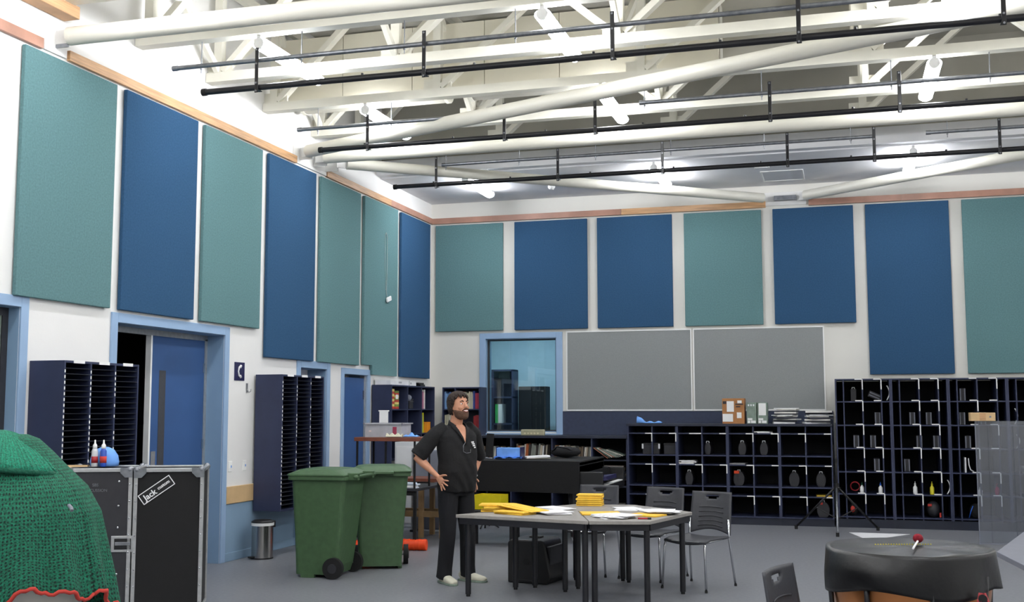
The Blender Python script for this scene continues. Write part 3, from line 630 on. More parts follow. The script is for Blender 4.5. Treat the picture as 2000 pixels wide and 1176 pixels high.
strap(1.30, SZ[1]+.009, .19, 'pale curved strap beside the yellow bottle')
strap(2.17, SZ[4]+.009, .21, 'pale curved strap in the narrow cell at the right edge, second row')
strap(2.18, SZ[3]+.009, .18, 'pale curved strap behind the acrylic screen, third row')
t = thing('white_reeds_box', 'upright white booklet and curved cable in the third tall locker unit', 'booklet', (1.56, FY+.06, SZ[2]+.009))
G().box(-.02, .0, 0, .2, 0, .20).build('booklet', 'paper', t); G().tube([(.03, .02, .19), (.035, .02, .1), (.05, .01, .04), (.09, 0, .012)], .007).build('cable', 'paper', t, smooth=True)
t = thing('red_gig_bag', 'small red and black bag in the bottom row of the first tall locker unit', 'bag', (.10, FY+.1, SZ[0]+.009))
G().sph((0, .08, .09), .08, 12, 8, (.8, 1, 1.1)).build('bag_body', 'blackm', t, smooth=True); G().sph((-.01, -.0, .09), .035, 10, 6, (.9, .5, 1.3)).build('red_tag', 'red', t, smooth=True)
t = thing('round_gig_bag', 'round dark gig bag with two red tags in the second tall locker unit', 'bag', (1.13, FY+.14, SZ[0]+.009))
G().sph((0, .0, .11), .105, 16, 10, (.85, 1, 1.05)).build('bag_body', 'charcoal', t, smooth=True); G().cb((-.05, -.1, .17), (.05, .02, .03)).build('red_tag', 'red', t); G().cb((.08, -.09, .04), (.02, .02, .06)).build('red_tag', 'red', t)
t = thing('red_cable_coil', 'coil of dark red cable in the fifth row of the first tall locker unit', 'cable', (.13, FY+.1, SZ[1]+.009))
G().tube([(.06*math.cos(a*.5), .01*a*.3, .09+.06*math.sin(a*.5)) for a in range(30)], .008, 6).build('cable', 'redp', t, smooth=True)
t = thing('pink_pouch', 'small pink pouch seen through the acrylic screen', 'pouch', (1.93, FY+.08, SZ[1]+.009))
G().sph((0, 0, .06), .05, 10, 8, (.6, .5, 1.2)).build('pouch_body', cmat('c22a62'), t, smooth=True); G().tube([(0, 0, .1), (-.01, 0, .14), (.01, 0, .16)], .004).build('drawstring', cmat('c22a62'), t)
t = thing('flute_bag', 'dark bag with a blue edge in the bottom row of the third tall locker unit', 'bag', (1.66, FY+.12, SZ[0]+.009))
G().sph((0, 0, .1), .1, 14, 8, (.8, .9, 1)).build('bag_body', 'blackm', t, smooth=True); G().tube([(-.09, -.05, .01), (-.07, -.07, .09), (-.04, -.07, .17)], .006).build('blue_piping', bm, t, smooth=True)
papers(2.35, FY+.2, SZ[2]+.009, .2, .28, 7, 'stack of grey folders seen through the acrylic screen', ('8d8f96', 'b0aea8', '6d7078'), th=.014)
# ---- things on the low worktop
WT = 1.4005
t = thing('cardboard_box', 'brown cardboard box with white labels on the low locker worktop', 'box', (-1.50, FY+.25, WT))
G().box(-.155, .155, -.12, .14, 0, .36).build('box_body', 'card', t, bevel=.003)
for a in ((-.09, .01, .17, .32), (-.15, -.005, .03, .14), (.05, .115, .08, .16), (.06, .12, .29, .33)): G().box(a[0], a[1], -.123, -.12, a[2], a[3]).build('label', 'white', t)
for a in ((-.145, -.095, .28, .32), (.03, .14, .27, .285), (.04, .1, .235, .25)): G().box(a[0], a[1], -.122, -.12, a[2], a[3]).build('printing', 'charcoal', t)
for x, z2 in ((-1.245, .30), (-1.095, .30)):
    t = thing('magazine_file', 'grey green magazine file %s' % ('directly right of the cardboard box' if x < -1.2 else 'with a large white label, second from the cardboard box'), 'magazine file', (x, FY+.25, WT), group='grey green magazine files')
    G().add([(-.068, -.12, 0), (.068, -.12, 0), (.068, .14, 0), (-.068, .14, 0), (-.068, -.12, z2), (.068, -.12, z2), (.068, .14, z2-.0), (-.068, .14, z2)], [(0, 3, 2, 1), (4, 5, 6, 7), (0, 1, 5, 4), (2, 3, 7, 6), (1, 2, 6, 5), (3, 0, 4, 7)]).build('file_body', 'gcard', t, bevel=.003)
    for a in ((-.055, .01, .05, .08), (-.055, -.02, .01, .045), (-.01, .055, .01, .045)): G().box(a[0], a[1], -.123, -.12, a[2], a[3]).build('label', 'white', t)
    if x > -1.2: G().box(-.05, .05, -.123, -.12, .12, .29).build('label', 'white', t)
    else:
        for q in range(3): G().box(-.05+q*.035, -.03+q*.035, -.123, -.12, .25, .275).build('printing', 'paper', t)
def messy(x, w, n, label):
    t = thing('sheet_music_pile', label, 'paper pile', (x, FY+.28, WT), group='piles of folders on the worktop'); rr = random.Random(int(x*100)); zz = 0
    for k in range(n):
        m = Matrix.Translation((rr.uniform(-.03, .03)+k*.006, rr.uniform(-.02, .02), zz))@Matrix.Rotation(rr.uniform(-.3, .3), 4, 'Z')
        h = rr.uniform(.012, .028); ww = w*rr.uniform(.8, 1)
        c = ['f0f0f0', '23232b', 'e4e2dc', '3a3a44', 'c8c6c0'][k % 5]
        G().box(-ww/2, ww/2, -.12, .12, 0, h).xf(m).build('folder', cmat(c), t, bevel=.003); zz += h+.0006
messy(-.80, .34, 11, 'taller pile of black and white folders on the worktop'); messy(-.36, .36, 8, 'lower pile of black and white folders beside the tall lockers')
t = thing('blue_cloth', 'light blue cloth crumpled on the left end of the low locker worktop', 'cloth', (-2.70, FY+.12, WT))
G().grid(lambda u, v: Vector((-.18+.36*u, -.06+.12*v, .012+(.09*max(0, 1-u*2.6)**1.2+.022*math.sin(u*9)**2)*(math.sin(v*math.pi)**.5 if 0 < v < 1 else 0))), 14, 6).build('cloth_body', 'ltblue', t, solid=.012, smooth=True)
# ---- long low counter, left part of back wall
t = thing('low_counter', 'long dark navy shelf counter under the interior window, behind the piano', 'counter', (-5.40, FY+.02, 0)); w = 2.39
G().box(0, w, -.03, .70, 1.185, 1.22).build('top', 'navyd', t, bevel=.003); G().box(0, w, .66, .68, 0, 1.185).build('back_panel', 'inner', t)
for x in (0, .62, 1.25, 1.85, w-.02): G().box(x, x+.02, 0, .66, .08, 1.185).build('divider', 'navy', t)
for z in (.08, .48, .86): G().box(.02, w-.02, .01, .66, z, z+.018).build('shelf', 'navyd', t)
G().box(0, w, .04, .66, 0, .08).build('plinth', 'navyd', t)
rr = random.Random(8)
def books(x0, x1, y, z, h, cols, label, grp, lean=0, dep=.2, thk=(.012, .03), cat='book', nm='record_sleeve'):
    x = x0; k = 0
    while x < x1:
        wd = rr.uniform(*thk); hh = h*rr.uniform(.85, 1); c = rr.choice(cols); ln = lean*rr.uniform(.6, 1.2)
        o = G().box(0, wd, 0, dep, 0, hh).xf(Matrix.Rotation(ln, 4, 'Y')).build(nm, cmat(c)); o.location = (x, y+rr.uniform(0, .02), z+.001+max(0, wd*math.sin(ln))); tag(o, ORD[k]+' from the left of the '+label, cat, grp); x += wd+.003+abs(ln)*.008; k += 1
    return x
paper_cols = ['d8d2c4', 'efe9dd', '6b5a48', 'b8653a', 'e6e6e6', '8b8f86', '403a36', 'c9bda8']
books(-4.13, -3.60, FY+.12, .879, .20, paper_cols, 'music books behind the piano lid', 'music books in the counter', .08)
books(-4.73, -4.25, FY+.12, .879, .22, paper_cols, 'music books behind the blue box', 'music books behind the blue box', .1)
books(-5.30, -4.85, FY+.12, .879, .18, paper_cols, 'music books behind the man', 'music books behind the man', .2)
for k in range(9):
    o = G().box(-.13, .13, -.1, .1, 0, .010).xf(Matrix.Translation((-.012*k, 0, 0))@Matrix.Rotation(.62-.04*k, 4, 'Y')).build('magazine', cmat(rr.choice(['7d8a78', '5d6b60', 'd6d2c6', 'a8705a', '8f9a90'])))
    o.location = (-3.42+.042*k, FY+.16, .879+.09+.006*math.sin(k)); tag(o, ORD[k]+' from the left of the magazines slumped in the right counter cell', 'magazine', 'slumped magazines')
papers(-3.24, FY+.18, .498+.001, .30, .28, 12, 'tall stack of papers in the right lower cell of the counter', ('b9b4b0', 'c8b8a0', '9aa0a8', 'd8d6d0', '8a8078'), th=.026)
papers(-3.24, FY+.18, .099, .30, .28, 6, 'short paper stack in the bottom right cell of the counter', ('8a8c94', 'a8a49c'), th=.02)
t = thing('cream_sign_block', 'small beige block standing on the counter in front of the window', 'block', (-4.47, FY+.1, 1.2205))
G().box(-.17, .19, 0, .08, 0, .09).build('block_body', cmat('a9a68a'), t, bevel=.012)
for k in range(5): G().box(-.12+k*.05, -.09+k*.05, -.003, 0, .02, .045).build('lettering_mark', cmat('cfc8a4'), t)
# ---- corner bookshelves
def cubby(nm, label, loc, rz, L, dep, divs, zs, z0):
    t = thing(nm, label, 'bookshelf', loc, rz, group='navy corner bookshelves')
    G().box(0, L, 0, dep, zs[-1]-.02, zs[-1]).build('top', 'navy', t); G().box(.0, L, dep-.012, dep, z0, zs[-1]-.02).build('back_panel', 'navyd', t)
    for x in [0]+divs+[L-.02]: G().box(x, x+.02, .0, dep-.012, z0, zs[-1]-.02).build('side_panel' if x in (0, L-.02) else 'divider', 'navy', t)
    for z in zs[:-1]: G().box(.02, L-.02, .006, dep-.012, z, z+.018).build('shelf', 'navy', t)
    return t
# along left wall: front faces +X, built along Y
cubby('corner_bookshelf', 'navy bookshelf on the left wall beside the narrow door', (-6.02, 14.55, 0), R(90), 1.72, .30, [.60, 1.16], [.9, 1.245, 1.60, 1.955], .9)
t = bpy.data.objects['corner_bookshelf']
G().box(0, .02, 0, .30, 0, .9).build('side_panel', 'navy', t)
cubby('corner_bookshelf', 'navy bookshelf on the back wall in the corner behind the man', (-6.0, 16.56, 0), 0, .62, .34, [.2], [.9, 1.245, 1.60, 1.955], .0)
bk = ['a03a30', 'c04a3a', 'c9c1ad', '3a5ca0', '7a2030', 'd8d4c8', '5c3a68', 'b03050']
def ybooks(y0, y1, z, h, cols, label, grp):
    y = y0; k = 0
    while y < y1:
        wd = rr.uniform(.016, .035); hh = h*rr.uniform(.88, 1)
        o = G().box(-.22, 0, 0, wd, 0, hh).build('book', cmat(rr.choice(cols))); o.location = (-6.04, y, z+.001); tag(o, label if y1-y0 < .06 else ORD[k]+' from the left of the '+label, 'book', grp); y += wd+.002; k += 1
for (y0, y1, z, h, c, lb) in ((15.76, 15.86, 1.618, .27, ['8a4a6a', 'c9a0a8'], 'mauve books left of the head'), (15.88, 15.895, 1.618, .3, ['e4e2dc'], 'pale book beside the mauve books'),
    (15.78, 15.795, 1.263, .3, ['8b9a70'], 'olive folder on the lower shelf'), (15.83, 15.845, 1.263, .3, ['d8d21e'], 'bright yellow folder on the lower shelf'), (15.90, 16.12, 1.263, .16, ['e8920e', 'e08a10'], 'low orange books left of the man')):
    ybooks(y0, y1, z, h, c, lb, lb)
def xbooks(x0, x1, z, h, cols, lb, lean=0): books(x0, x1, 16.59, z, h, cols, lb, lb, lean, .24, (.018, .035), nm='book')
xbooks(-5.975, -5.81, 1.618, .27, ['3050a0', '5878b8', '7aa0cc'], 'blue books on the shelf above the head')
xbooks(-5.77, -5.70, 1.618, .28, ['b8402e'], 'red books on the shelf above the head')
xbooks(-5.67, -5.55, 1.618, .27, ['c6bfa6', 'b5b09a'], 'beige books on the shelf above the head')
xbooks(-5.53, -5.43, 1.618, .28, ['a03048', '2c3c80', 'c9c2b0'], 'crimson and blue books right of the head')
xbooks(-5.97, -5.82, 1.263, .28, ['b8b49c', 'cfcbb8'], 'beige folders on the lower back shelf'); xbooks(-5.50, -5.43, 1.263, .26, ['8a1f24'], 'dark red books beside the head')
t = thing('patterned_box_file', 'red and cream patterned box file at the left end of the corner bookshelf', 'box file', (-6.05, 14.60, 1.6185))
for k in range(8): G().box(-.2, 0, 0, .12, k*.035, k*.035+.034).build('pattern_band', cmat(['b23a2a', 'd8c878'][k % 2]), t)
t = thing('patterned_box_file', 'red and green box file with a white label beside the first box file', 'box file', (-6.05, 14.75, 1.6185))
for k in range(8): G().box(-.2, 0, 0, .14, k*.032, k*.032+.031).build('pattern_band', cmat(['b23a2a', '6f8a3a', 'd8c878'][k % 3]), t)
G().box(0, .003, .02, .11, .14, .2).build('label', 'white', t)
t = thing('toy_robot', 'small dark figure ornament in the second cell of the corner bookshelf', 'ornament', (-6.1, 15.38, 1.6185))
G().box(-.05, .05, -.07, .07, 0, .12).build('ornament_base', 'charcoal', t, bevel=.01); G().sph((0, 0, .16), .05).build('ornament_head', 'gpanel', t, smooth=True); G().tube([(0, .05, .1), (.02, .12, .14), (.02, .14, .1)], .012).build('ornament_arm', 'charcoal', t)
t = thing('white_carton', 'long low white carton on top of the corner bookshelf', 'box', (-6.18, 14.95, 1.9555))
G().box(-.12, .12, -.34, .34, 0, .075).build('carton_body', 'paper', t, bevel=.003); G().box(-.123, .123, -.343, .343, .06, .08).build('carton_lid', 'white', t)
G().box(.12, .123, -.05, .06, .025, .05).build('carton_print', cmat('b0b0b4'), t)
t = thing('white_carton', 'short white carton on the bookshelf, right of the long one', 'box', (-6.18, 15.50, 1.9555)); G().box(-.1, .1, -.12, .14, 0, .07).build('carton_body', 'white', t, bevel=.003); G().box(.1, .102, -.1, -.05, .02, .05).build('carton_print', cmat('b0b0b4'), t)
t = thing('black_hole_punch', 'small black desk tool on top of the corner bookshelf', 'desk tool', (-6.12, 15.86, 1.9555)); G().box(-.06, .06, -.1, .1, 0, .03).build('tool_base', 'black', t, bevel=.005); G().box(-.05, .05, -.14, .08, .03, .055).build('tool_lever', 'black', t, bevel=.005)
# ================================================================== LEFT CORNER DESKS AND CLUTTER
t = thing('low_desk', 'black framed low desk behind the green wheelie bins', 'desk', (-5.35, 12.75, 0)); w, d = .62, .55
G().box(-w, w, -d, d, .67, .70).build('desk_top', 'charcoal', t, bevel=.003)
for x in (-w+.03, w-.03, w-.22):
    for y in (-d+.03, d-.03):
        if x == w-.22 and y > 0: continue
        G().box(x-.016, x+.016, y-.016, y+.016, 0, .67).build('leg', 'blackm', t)
G().box(-w+.03, w-.03, -d+.02, -d+.045, .62, .67).build('apron', 'blackm', t); G().beam((w-.22, -d+.03, .32), (-.2, -d+.03, .34), .02, .02).build('stretcher', 'blackm', t)
t = thing('brown_desk', 'reddish brown topped desk with thin black legs stacked high behind the bins', 'desk', (-5.12, 12.45, .7)); w, d = .39, .27
G().box(-w, w, -d, d, .54, .585).build('desk_top', 'brown', t, bevel=.004)
for x in (-w+.03, 0, w-.03):
    for y in (-d+.03, d-.03):
        if x == 0 and y > 0: continue
        G().box(x-.01, x+.01, y-.01, y+.01, 0, .54).build('leg', 'blackm', t)
G().box(-w+.03, w-.03, d-.04, d-.02, .03, .05).build('stretcher', 'blackm', t)
BD = 1.2855
t = thing('plastic_tub', 'cloudy plastic tub full of papers on the reddish brown desk', 'tub', (-5.18, 12.42, BD))
for a in ((-.23, .23, -.15, -.146), (-.23, .23, .146, .15), (-.23, -.226, -.146, .146), (.226, .23, -.146, .146)): G().box(*a, .004, .16).build('tub_wall', 'tubc', t)
G().box(-.23, .23, -.15, .15, 0, .004).build('tub_base', 'tubc', t); G().box(-.25, .25, -.17, -.15, .15, .165).box(-.25, .25, .15, .17, .15, .165).box(-.25, -.23, -.17, .17, .15, .165).box(.23, .25, -.17, .17, .15, .165).build('tub_rim', 'tubc', t)
G().box(.12, .17, -.153, -.151, .03, .12).build('tub_marking', cmat('9a3550'), t)
papers(-5.20, 12.42, BD+.006, .38, .24, 9, 'crumpled papers and card inside the cloudy plastic tub', ('d8c8c4', 'b89a6a', 'e8e4e0', 'c9c9d2'), th=.017)
t = thing('upright_card', 'white card standing up behind the plastic tub', 'card', (-5.33, 12.64, BD)); G().box(-.05, .05, -.02, .02, 0, .30).build('card_body', 'white', t); G().box(-.06, .06, -.025, .025, .30, .315).build('card_flap', 'white', t)
t = thing('blue_glove', 'light blue crumpled glove on the reddish brown desk', 'glove', (-4.86, 12.35, BD)); 
G().grid(lambda u, v: Vector((-.09+.18*u, -.05+.1*v, .008+.045*abs(math.sin(u*7+v*2))*math.sin(math.pi*u)*math.sin(math.pi*v))), 14, 8).build('glove_body', 'ltblue', t, solid=.008, smooth=True)
t = thing('crumpled_tissue', 'cream crumpled tissue in front of the plastic tub', 'tissue', (-5.02, 12.23, BD)); G().grid(lambda u, v: Vector((-.1+.2*u, -.03+.06*v, .008+.04*abs(math.sin(u*9+v*3))*math.sin(math.pi*v))), 16, 6).build('tissue_body', cmat('dcd8c0'), t, solid=.006)
t = thing('white_cupboard', 'low white cupboard behind the stacked desks', 'cupboard', (-5.75, 14.75, 0)); G().box(-.25, .42, -.12, .14, 0, 1.16).build('cupboard_body', 'screenw', t, bevel=.005); G().box(-.22, .08, -.13, -.12, .05, 1.1).build('door', 'white', t); G().box(.10, .39, -.13, -.12, .05, 1.1).build('door', 'white', t)
t = thing('grey_screen', 'blue grey padded screen leaning behind the stacked desks', 'screen', (-5.30, 14.2, 0)); G().box(-.25, .25, -.02, .02, .02, 1.07).build('screen_body', 'gpanel', t, bevel=.02)
for s in (-.22, .22): G().box(s-.02, s+.02, -.15, .15, 0, .025).build('foot', 'charcoal', t)
G().box(-.27, -.25, -.025, .025, .02, 1.09).build('edge_strip', 'alu', t); G().box(.25, .27, -.025, .025, .02, 1.09).build('edge_strip', 'alu', t)
t = thing('timber_trestle', 'raw timber trestle standing behind the black framed desk', 'trestle', (-5.15, 13.65, 0))
for x in (-.62, .0, .28): 
    for y in (-.2, .2): G().box(x-.03, x+.03, y-.025, y+.025, 0, .70).build('leg', 'timber', t)
G().box(-.66, .32, -.22, -.17, .26, .33).build('rail', 'timber', t); G().box(-.66, .32, .17, .22, .26, .33).build('rail', 'timber', t); G().box(-.68, .36, -.26, .26, .70, .74).build('trestle_top', 'brown', t)
LD = .7005
items = [(-4.86, 12.30, 'white envelopes piled at the right end of the low desk', ('f0f0f0', 'dde6f5'), 5), (-5.78, 12.32, 'mixed papers at the left end of the low desk seen over the bins', ('d8d0c8', 'b0392e', 'e8e8e8'), 5)]
for x, y, lb, c, n in items: papers(x, y, LD, .18, .12, n, lb, c, th=.013)
t = thing('yellow_folder', 'yellow green folder leaning on the low desk between the desk legs', 'folder', (-5.15, 12.28, LD)); G().cb((0, 0, .10), (.26, .01, .18), Matrix.Rotation(-.5, 4, 'Y')).build('folder_body', cmat('b9b84a'), t)
t = thing('small_carton', 'small red and yellow carton beside the pigeonhole unit, above the left bin', 'carton', (-5.85, 12.65, LD)); G().box(-.05, .02, -.03, .03, 0, .10).build('carton_body', cmat('c23b30'), t); G().box(-.05, .02, -.031, -.03, .03, .06).build('carton_label', cmat('e2c84a'), t)
for (x, y, rz, L, lb) in ((-4.77, 12.23, .15, .30, 'orange plastic roll lying on the floor right of the bins'), (-5.35, 11.95, .05, .34, 'orange roll with a white end on the floor between the bins')):
    t = thing('orange_roll', lb, 'roll', (x, y, 0), rz, group='orange rolls on the floor')
    G().cyl((-L/2, 0, .062), (L/2, 0, .062), .062, n=18).build('roll_body', 'orange', t, auto=True)
    for k in range(5): G().cyl((-L/2+.03+k*L/5, 0, .062), (-L/2+.045+k*L/5, 0, .062), .067, n=18).build('roll_rib', 'orange' if not (k == 1 and L > .32) else 'white', t, auto=True)
# ================================================================== PIANO
t = thing('grand_piano', 'black grand piano with covered lid in front of the navy counter', 'piano', (-3.05, 13.25, 0), R(0))
def outline(s=1, n=20):
    pts = [(0, 0), (-1.55, 0)]
    for k in range(1, n):      # tail and bent side
        a = k/n; pts.append((-1.55-.17*math.sin(min(1, a*2.2)*math.pi/2)*(1-max(0, a-.3)*1.3)*1.0 if a < .35 else -1.66+1.30*((a-.35)/.65)**1.15, .05+.55*min(1, a*2.4) if a < .35 else .52+.83*(1/(1+math.exp(-9*((a-.35)/.65-.45))))))
    pts += [(-.15, 1.42), (0, 1.42)]
    return [(x*s, y*s) for x, y in pts]
ol = outline()
G().prism(ol, .62, .93).build('case', 'blackm', t, bevel=.004)
G().prism([(x*1.012, y*1.01-.005) for x, y in ol], .93, .975).build('lid', 'blackm', t, bevel=.006)
cvr = G(); n = len(ol)
sk = [[Vector((x*1.03+.0, y*1.02-.018, z+(.02*math.sin(i*1.7) if z < .9 else 0))) for i, (x, y) in enumerate(ol)] for z in (.60, .80, .985)]
cvr.rings(sk, cap=False).add([tuple(v) for v in sk[2]], [tuple(range(n))]).build('quilted_cover', 'pcloth', t)
G().box(-.02, .28, .08, 1.34, .60, .68).build('keybed', 'black', t, bevel=.004)
for y in (0.02, 1.34): G().box(-.02, .28, y, y+.06, .60, .86).build('cheek', 'black', t, bevel=.01)
kw = G().box(0, .15, 0, .0225, 0, .02).mesh('white_key', M['white']); kb = G().box(0, .09, 0, .011, 0, .03).mesh('black_key', M['black'])
for k in range(52): link('white_key', kw, t, (.12, .10+k*.0236, .68))
for k in range(51):
    if k % 7 not in (2, 6): link('black_key', kb, t, (.12, .10+(k+1)*.0236-.0055, .69))
G().box(.27, .285, .08, 1.34, .64, .69).build('key_slip', 'black', t); G().cb((.10, .71, .78), (.02, 1.26, .16), Matrix.Rotation(-.15, 4, 'Y')).build('fallboard', 'black', t)
for x, y in ((-.10, .12), (-.10, 1.28), (-1.45, .22)):
    lg = G().lathe([(.045, .08), (.05, .2), (.065, .5), (.075, .62)], (x, y, 0), 8).build('leg', 'black', t, auto=True)
    G().cyl((x-.015, y, .035), (x+.015, y, .035), .035, n=16).box(x-.03, x+.03, y-.02, y+.02, .06, .09).build('castor', 'galv', lg)
ly = G().box(-.03, 0, .62, .66, .14, .62).box(-.03, 0, .76, .80, .14, .62).box(-.08, .03, .58, .84, .10, .15).build('pedal_lyre', 'black', t)
for y in (.65, .71, .77): G().box(.03, .14, y-.012, y+.012, .10, .112).build('pedal', mat('brass', 'c8a040', .3, 1, var=.02), ly)
# things on the piano
PT = .99
t = thing('blue_box', 'light blue box with a darker folded cloth on the piano lid', 'box', (-4.01, 13.55, PT)); G().box(-.15, .15, -.08, .10, .012, .14).build('box_body', 'ltblue', t, bevel=.004)
G().grid(lambda u, v: Vector((-.17+.34*u, -.13+.1*v, .006+.03*abs(math.sin(u*8+v*3)))), 12, 5).build('cloth_fold', cmat('3f78d8'), t, solid=.006)
G().box(-.165, -.15, -.07, .1, 0, .15).box(.15, .165, -.07, .1, 0, .15).build('box_side', 'sign', t)
t = thing('open_booklet', 'thin white booklet lying at the edge of the piano lid', 'booklet', (-3.72, 13.75, PT), .5); G().cb((0, 0, .025), (.30, .22, .02), Matrix.Rotation(-.05, 4, 'Y')).build('pages', 'paper', t); G().cb((0, 0, .008), (.31, .23, .008)).build('booklet_cover', cmat('8d8a80'), t)
t = thing('black_rucksack', 'black bag slumped on the piano lid behind the white booklet', 'bag', (-3.45, 14.2, PT))
G().sph((0, 0, .07), .2, 18, 10, (1, .8, .36)).build('bag_body', 'shirt', t, smooth=True); G().tube([(-.15, -.1, .08), (-.08, -.14, .14), (.05, -.14, .13), (.12, -.1, .08)], .012).build('bag_strap', 'black', t, smooth=True)
t = thing('black_music_stand', 'folded black stand leaning behind the man beside the piano', 'stand', (-4.72, 14.75, 0)); G().cyl((0, 0, .0), (.06, 0, 1.1), .012).build('stand_pole', 'black', t); G().cb((.07, 0, 1.12), (.10, .03, .32), Matrix.Rotation(.06, 4, 'Y')).build('stand_desk', 'black', t)
G().tube([(-.2, 0, .015), (0, 0, .12), (.2, 0, .015)], .01).tube([(0, -.2, .015), (0, 0, .12), (0, .2, .015)], .01).build('stand_feet', 'black', t)
t = thing('grey_cable', 'pale grey cable drooping over the left end of the piano lid', 'cable', (-4.25, 13.4, PT)); G().tube([(-.18, .1, .12), (-.14, .05, .05), (-.08, 0, .02), (.05, .02, .012)], .007).build('cable_run', 'gpanel', t, smooth=True)
t = thing('blue_folder', 'navy folder with a bright white page resting over the piano keys', 'folder', (-2.98, 13.50, .725), 0); G().cb((.12, .1, .045), (.26, .62, .05), Matrix.Rotation(-.12, 4, 'Y')).build('folder_body', 'sign', t, bevel=.004); G().cb((-.03, .1, .085), (.012, .60, .05)).build('white_page', 'white', t)
t = thing('piano_stool', 'black padded piano stool in front of the piano carrying the yellow box', 'stool', (-4.02, 12.9, 0)); G().box(-.3, .3, -.17, .17, .36, .43).build('seat_pad', 'black', t, bevel=.015)
for x in (-.26, .26):
    for y in (-.13, .13): G().box(x-.02, x+.02, y-.02, y+.02, 0, .36).build('leg', 'black', t)
t = thing('yellow_crate', 'open bright yellow box behind the yellow envelopes', 'box', (-4.05, 12.9, .4305), -.1)
for a in ((-.17, .17, -.12, -.115), (-.17, .17, .115, .12), (-.17, -.165, -.115, .115), (.165, .17, -.115, .115)): G().box(*a, .003, .17).build('box_wall', 'yel2', t)
G().box(-.17, .17, -.12, .12, 0, .003).build('box_base', 'yel2', t); G().box(.0, .006, -.115, .115, .003, .16).build('box_partition', 'yel2', t)
# ================================================================== TABLES
TH = .70
def ttable(poly, legs, label):
    cx = sum(p[0] for p in poly)/len(poly); cy = sum(p[1] for p in poly)/len(poly)
    t = thing('trapezoid_table', label, 'table', (cx, cy, 0), group='grey topped tables pushed together'); lp = [(x-cx, y-cy) for x, y in poly]
    G().prism(lp, TH-.028, TH).build('table_top', 'top', t, bevel=.003)
    n = len(lp); ins = [(x*.94, y*.94) for x, y in lp]
    for i in range(n):
        a, b = ins[i], ins[(i+1) % n]; G().beam((a[0], a[1], TH-.055), (b[0], b[1], TH-.055), .03, .05).build('apron_rail', 'pipe', t)
    for x, y in legs:
        x -= cx; y -= cy; lg = G().cyl((x, y, .02), (x, y, TH-.03), .025, n=14).build('leg', 'pipe', t, auto=True); G().cyl((x, y, 0), (x, y, .022), .018, n=12).build('leg_foot', 'rubber', lg)
ttable([(-3.245, 9.31), (-2.012, 9.04), (-2.305, 9.93), (-2.865, 9.965)], [(-3.15, 9.37), (-2.06, 9.13), (-2.40, 9.83), (-2.86, 9.84)], 'grey topped table at the left front carrying the bigger yellow envelope pile')
ttable([(-2.005, 9.045), (-1.527, 9.17), (-1.306, 10.09), (-1.925, 10.70), (-2.298, 9.935)], [(-1.99, 9.17), (-1.57, 9.25), (-1.385, 10.0), (-1.96, 10.52)], 'grey topped table at the right front under the white papers')
ttable([(-2.86, 9.972), (-2.304, 9.94), (-1.93, 10.71), (-2.5, 10.62)], [(-2.72, 9.99), (-2.33, 10.03), (-2.03, 10.60), (-2.47, 10.54)], 'grey topped table at the back of the group, nearest the chairs')
TT = TH+.0005
def env(x, y, z, w, d, n, rz, label, grp, th=.012, spread=.02, cols=('yellow',), nm='envelope'):
    rr = random.Random(int(abs(x*937)+n)); zz = z
    for k in range(n):
        t = thing(nm, label if n == 1 else (ORD[k]+' from the bottom of the '+label), 'envelope' if nm == 'envelope' else 'papers', (x+rr.uniform(-spread, spread), y+rr.uniform(-spread, spread), zz), rz+rr.uniform(-.12, .12), group=grp)
        h = th*rr.uniform(.8, 1.2); m = cols[k % len(cols)]
        G().box(-w/2, w/2, -d/2, d/2, 0, h).build('sheet_body', m, t, bevel=.003)
        if nm == 'envelope': G().add([(-w/2+.004, -d/2+.004, h+.0004), (w/2-.004, -d/2+.004, h+.0004), (0, d*.0, h+.0022)], [(0, 1, 2)]).build('envelope_flap', m, t)
        zz += h+.0028
    return zz
env(-2.98, 9.72, TT, .30, .21, 4, .25, 'yellow padded envelopes in the left pile', 'yellow envelopes in the left pile', th=.014)
env(-2.78, 9.50, TT, .32, .20, 2, -.35, 'yellow envelopes fanned by the left pile', 'yellow envelopes fanned left')
t = thing('envelope', 'large yellow envelope sloping off the left pile towards the papers', 'envelope', (-2.72, 9.60, TT+.03), -.45); G().cb((0, 0, .014), (.40, .24, .008), Matrix.Rotation(.10, 4, 'Y')).build('sheet_body', 'yellow', t, bevel=.002); G().cb((0, -.06, .020), (.36, .02, .003), Matrix.Rotation(.10, 4, 'Y')).build('envelope_flap', 'yellow', t)
zz = env(-2.32, 10.52, TT, .24, .17, 6, .05, 'neat stack of yellow envelopes', 'yellow envelopes in the neat stack', th=.015, spread=.008)
env(-2.05, 9.70, TT, .34, .24, 1, .4, 'single yellow envelope lying flat in front of the neat stack', 'single yellow envelope')
env(-1.62, 9.62, TT, .28, .2, 1, -.3, 'yellow envelope half hidden under white papers at the right', 'half hidden yellow envelope')
def sheets(x, y, n, rz, label, w=.21, d=.297, z=TT):
    rr = random.Random(int(abs(x*77)+n))
    for k in range(n):
        o = G().box(-w/2, w/2, -d/2, d/2, 0, .004).build('paper_sheet', 'paper'); o.location = (x+rr.uniform(-.05, .05), y+rr.uniform(-.05, .05), z+k*.0045); o.rotation_euler = (0, 0, rz+rr.uniform(-.5, .5)); tag(o, (ORD[k]+' from the bottom of the '+label), 'paper', label)
sheets(-2.45, 9.62, 5, .3, 'white sheets in the table middle'); sheets(-2.55, 10.1, 3, .8, 'white sheets beside the neat envelope stack')
sheets(-1.86, 9.42, 6, .9, 'white sheets at the right table front'); sheets(-1.56, 9.86, 4, .1, 'white sheets near the right table corner', z=TT+.016); sheets(-1.95, 10.2, 2, .4, 'sheets below the middle chair back')
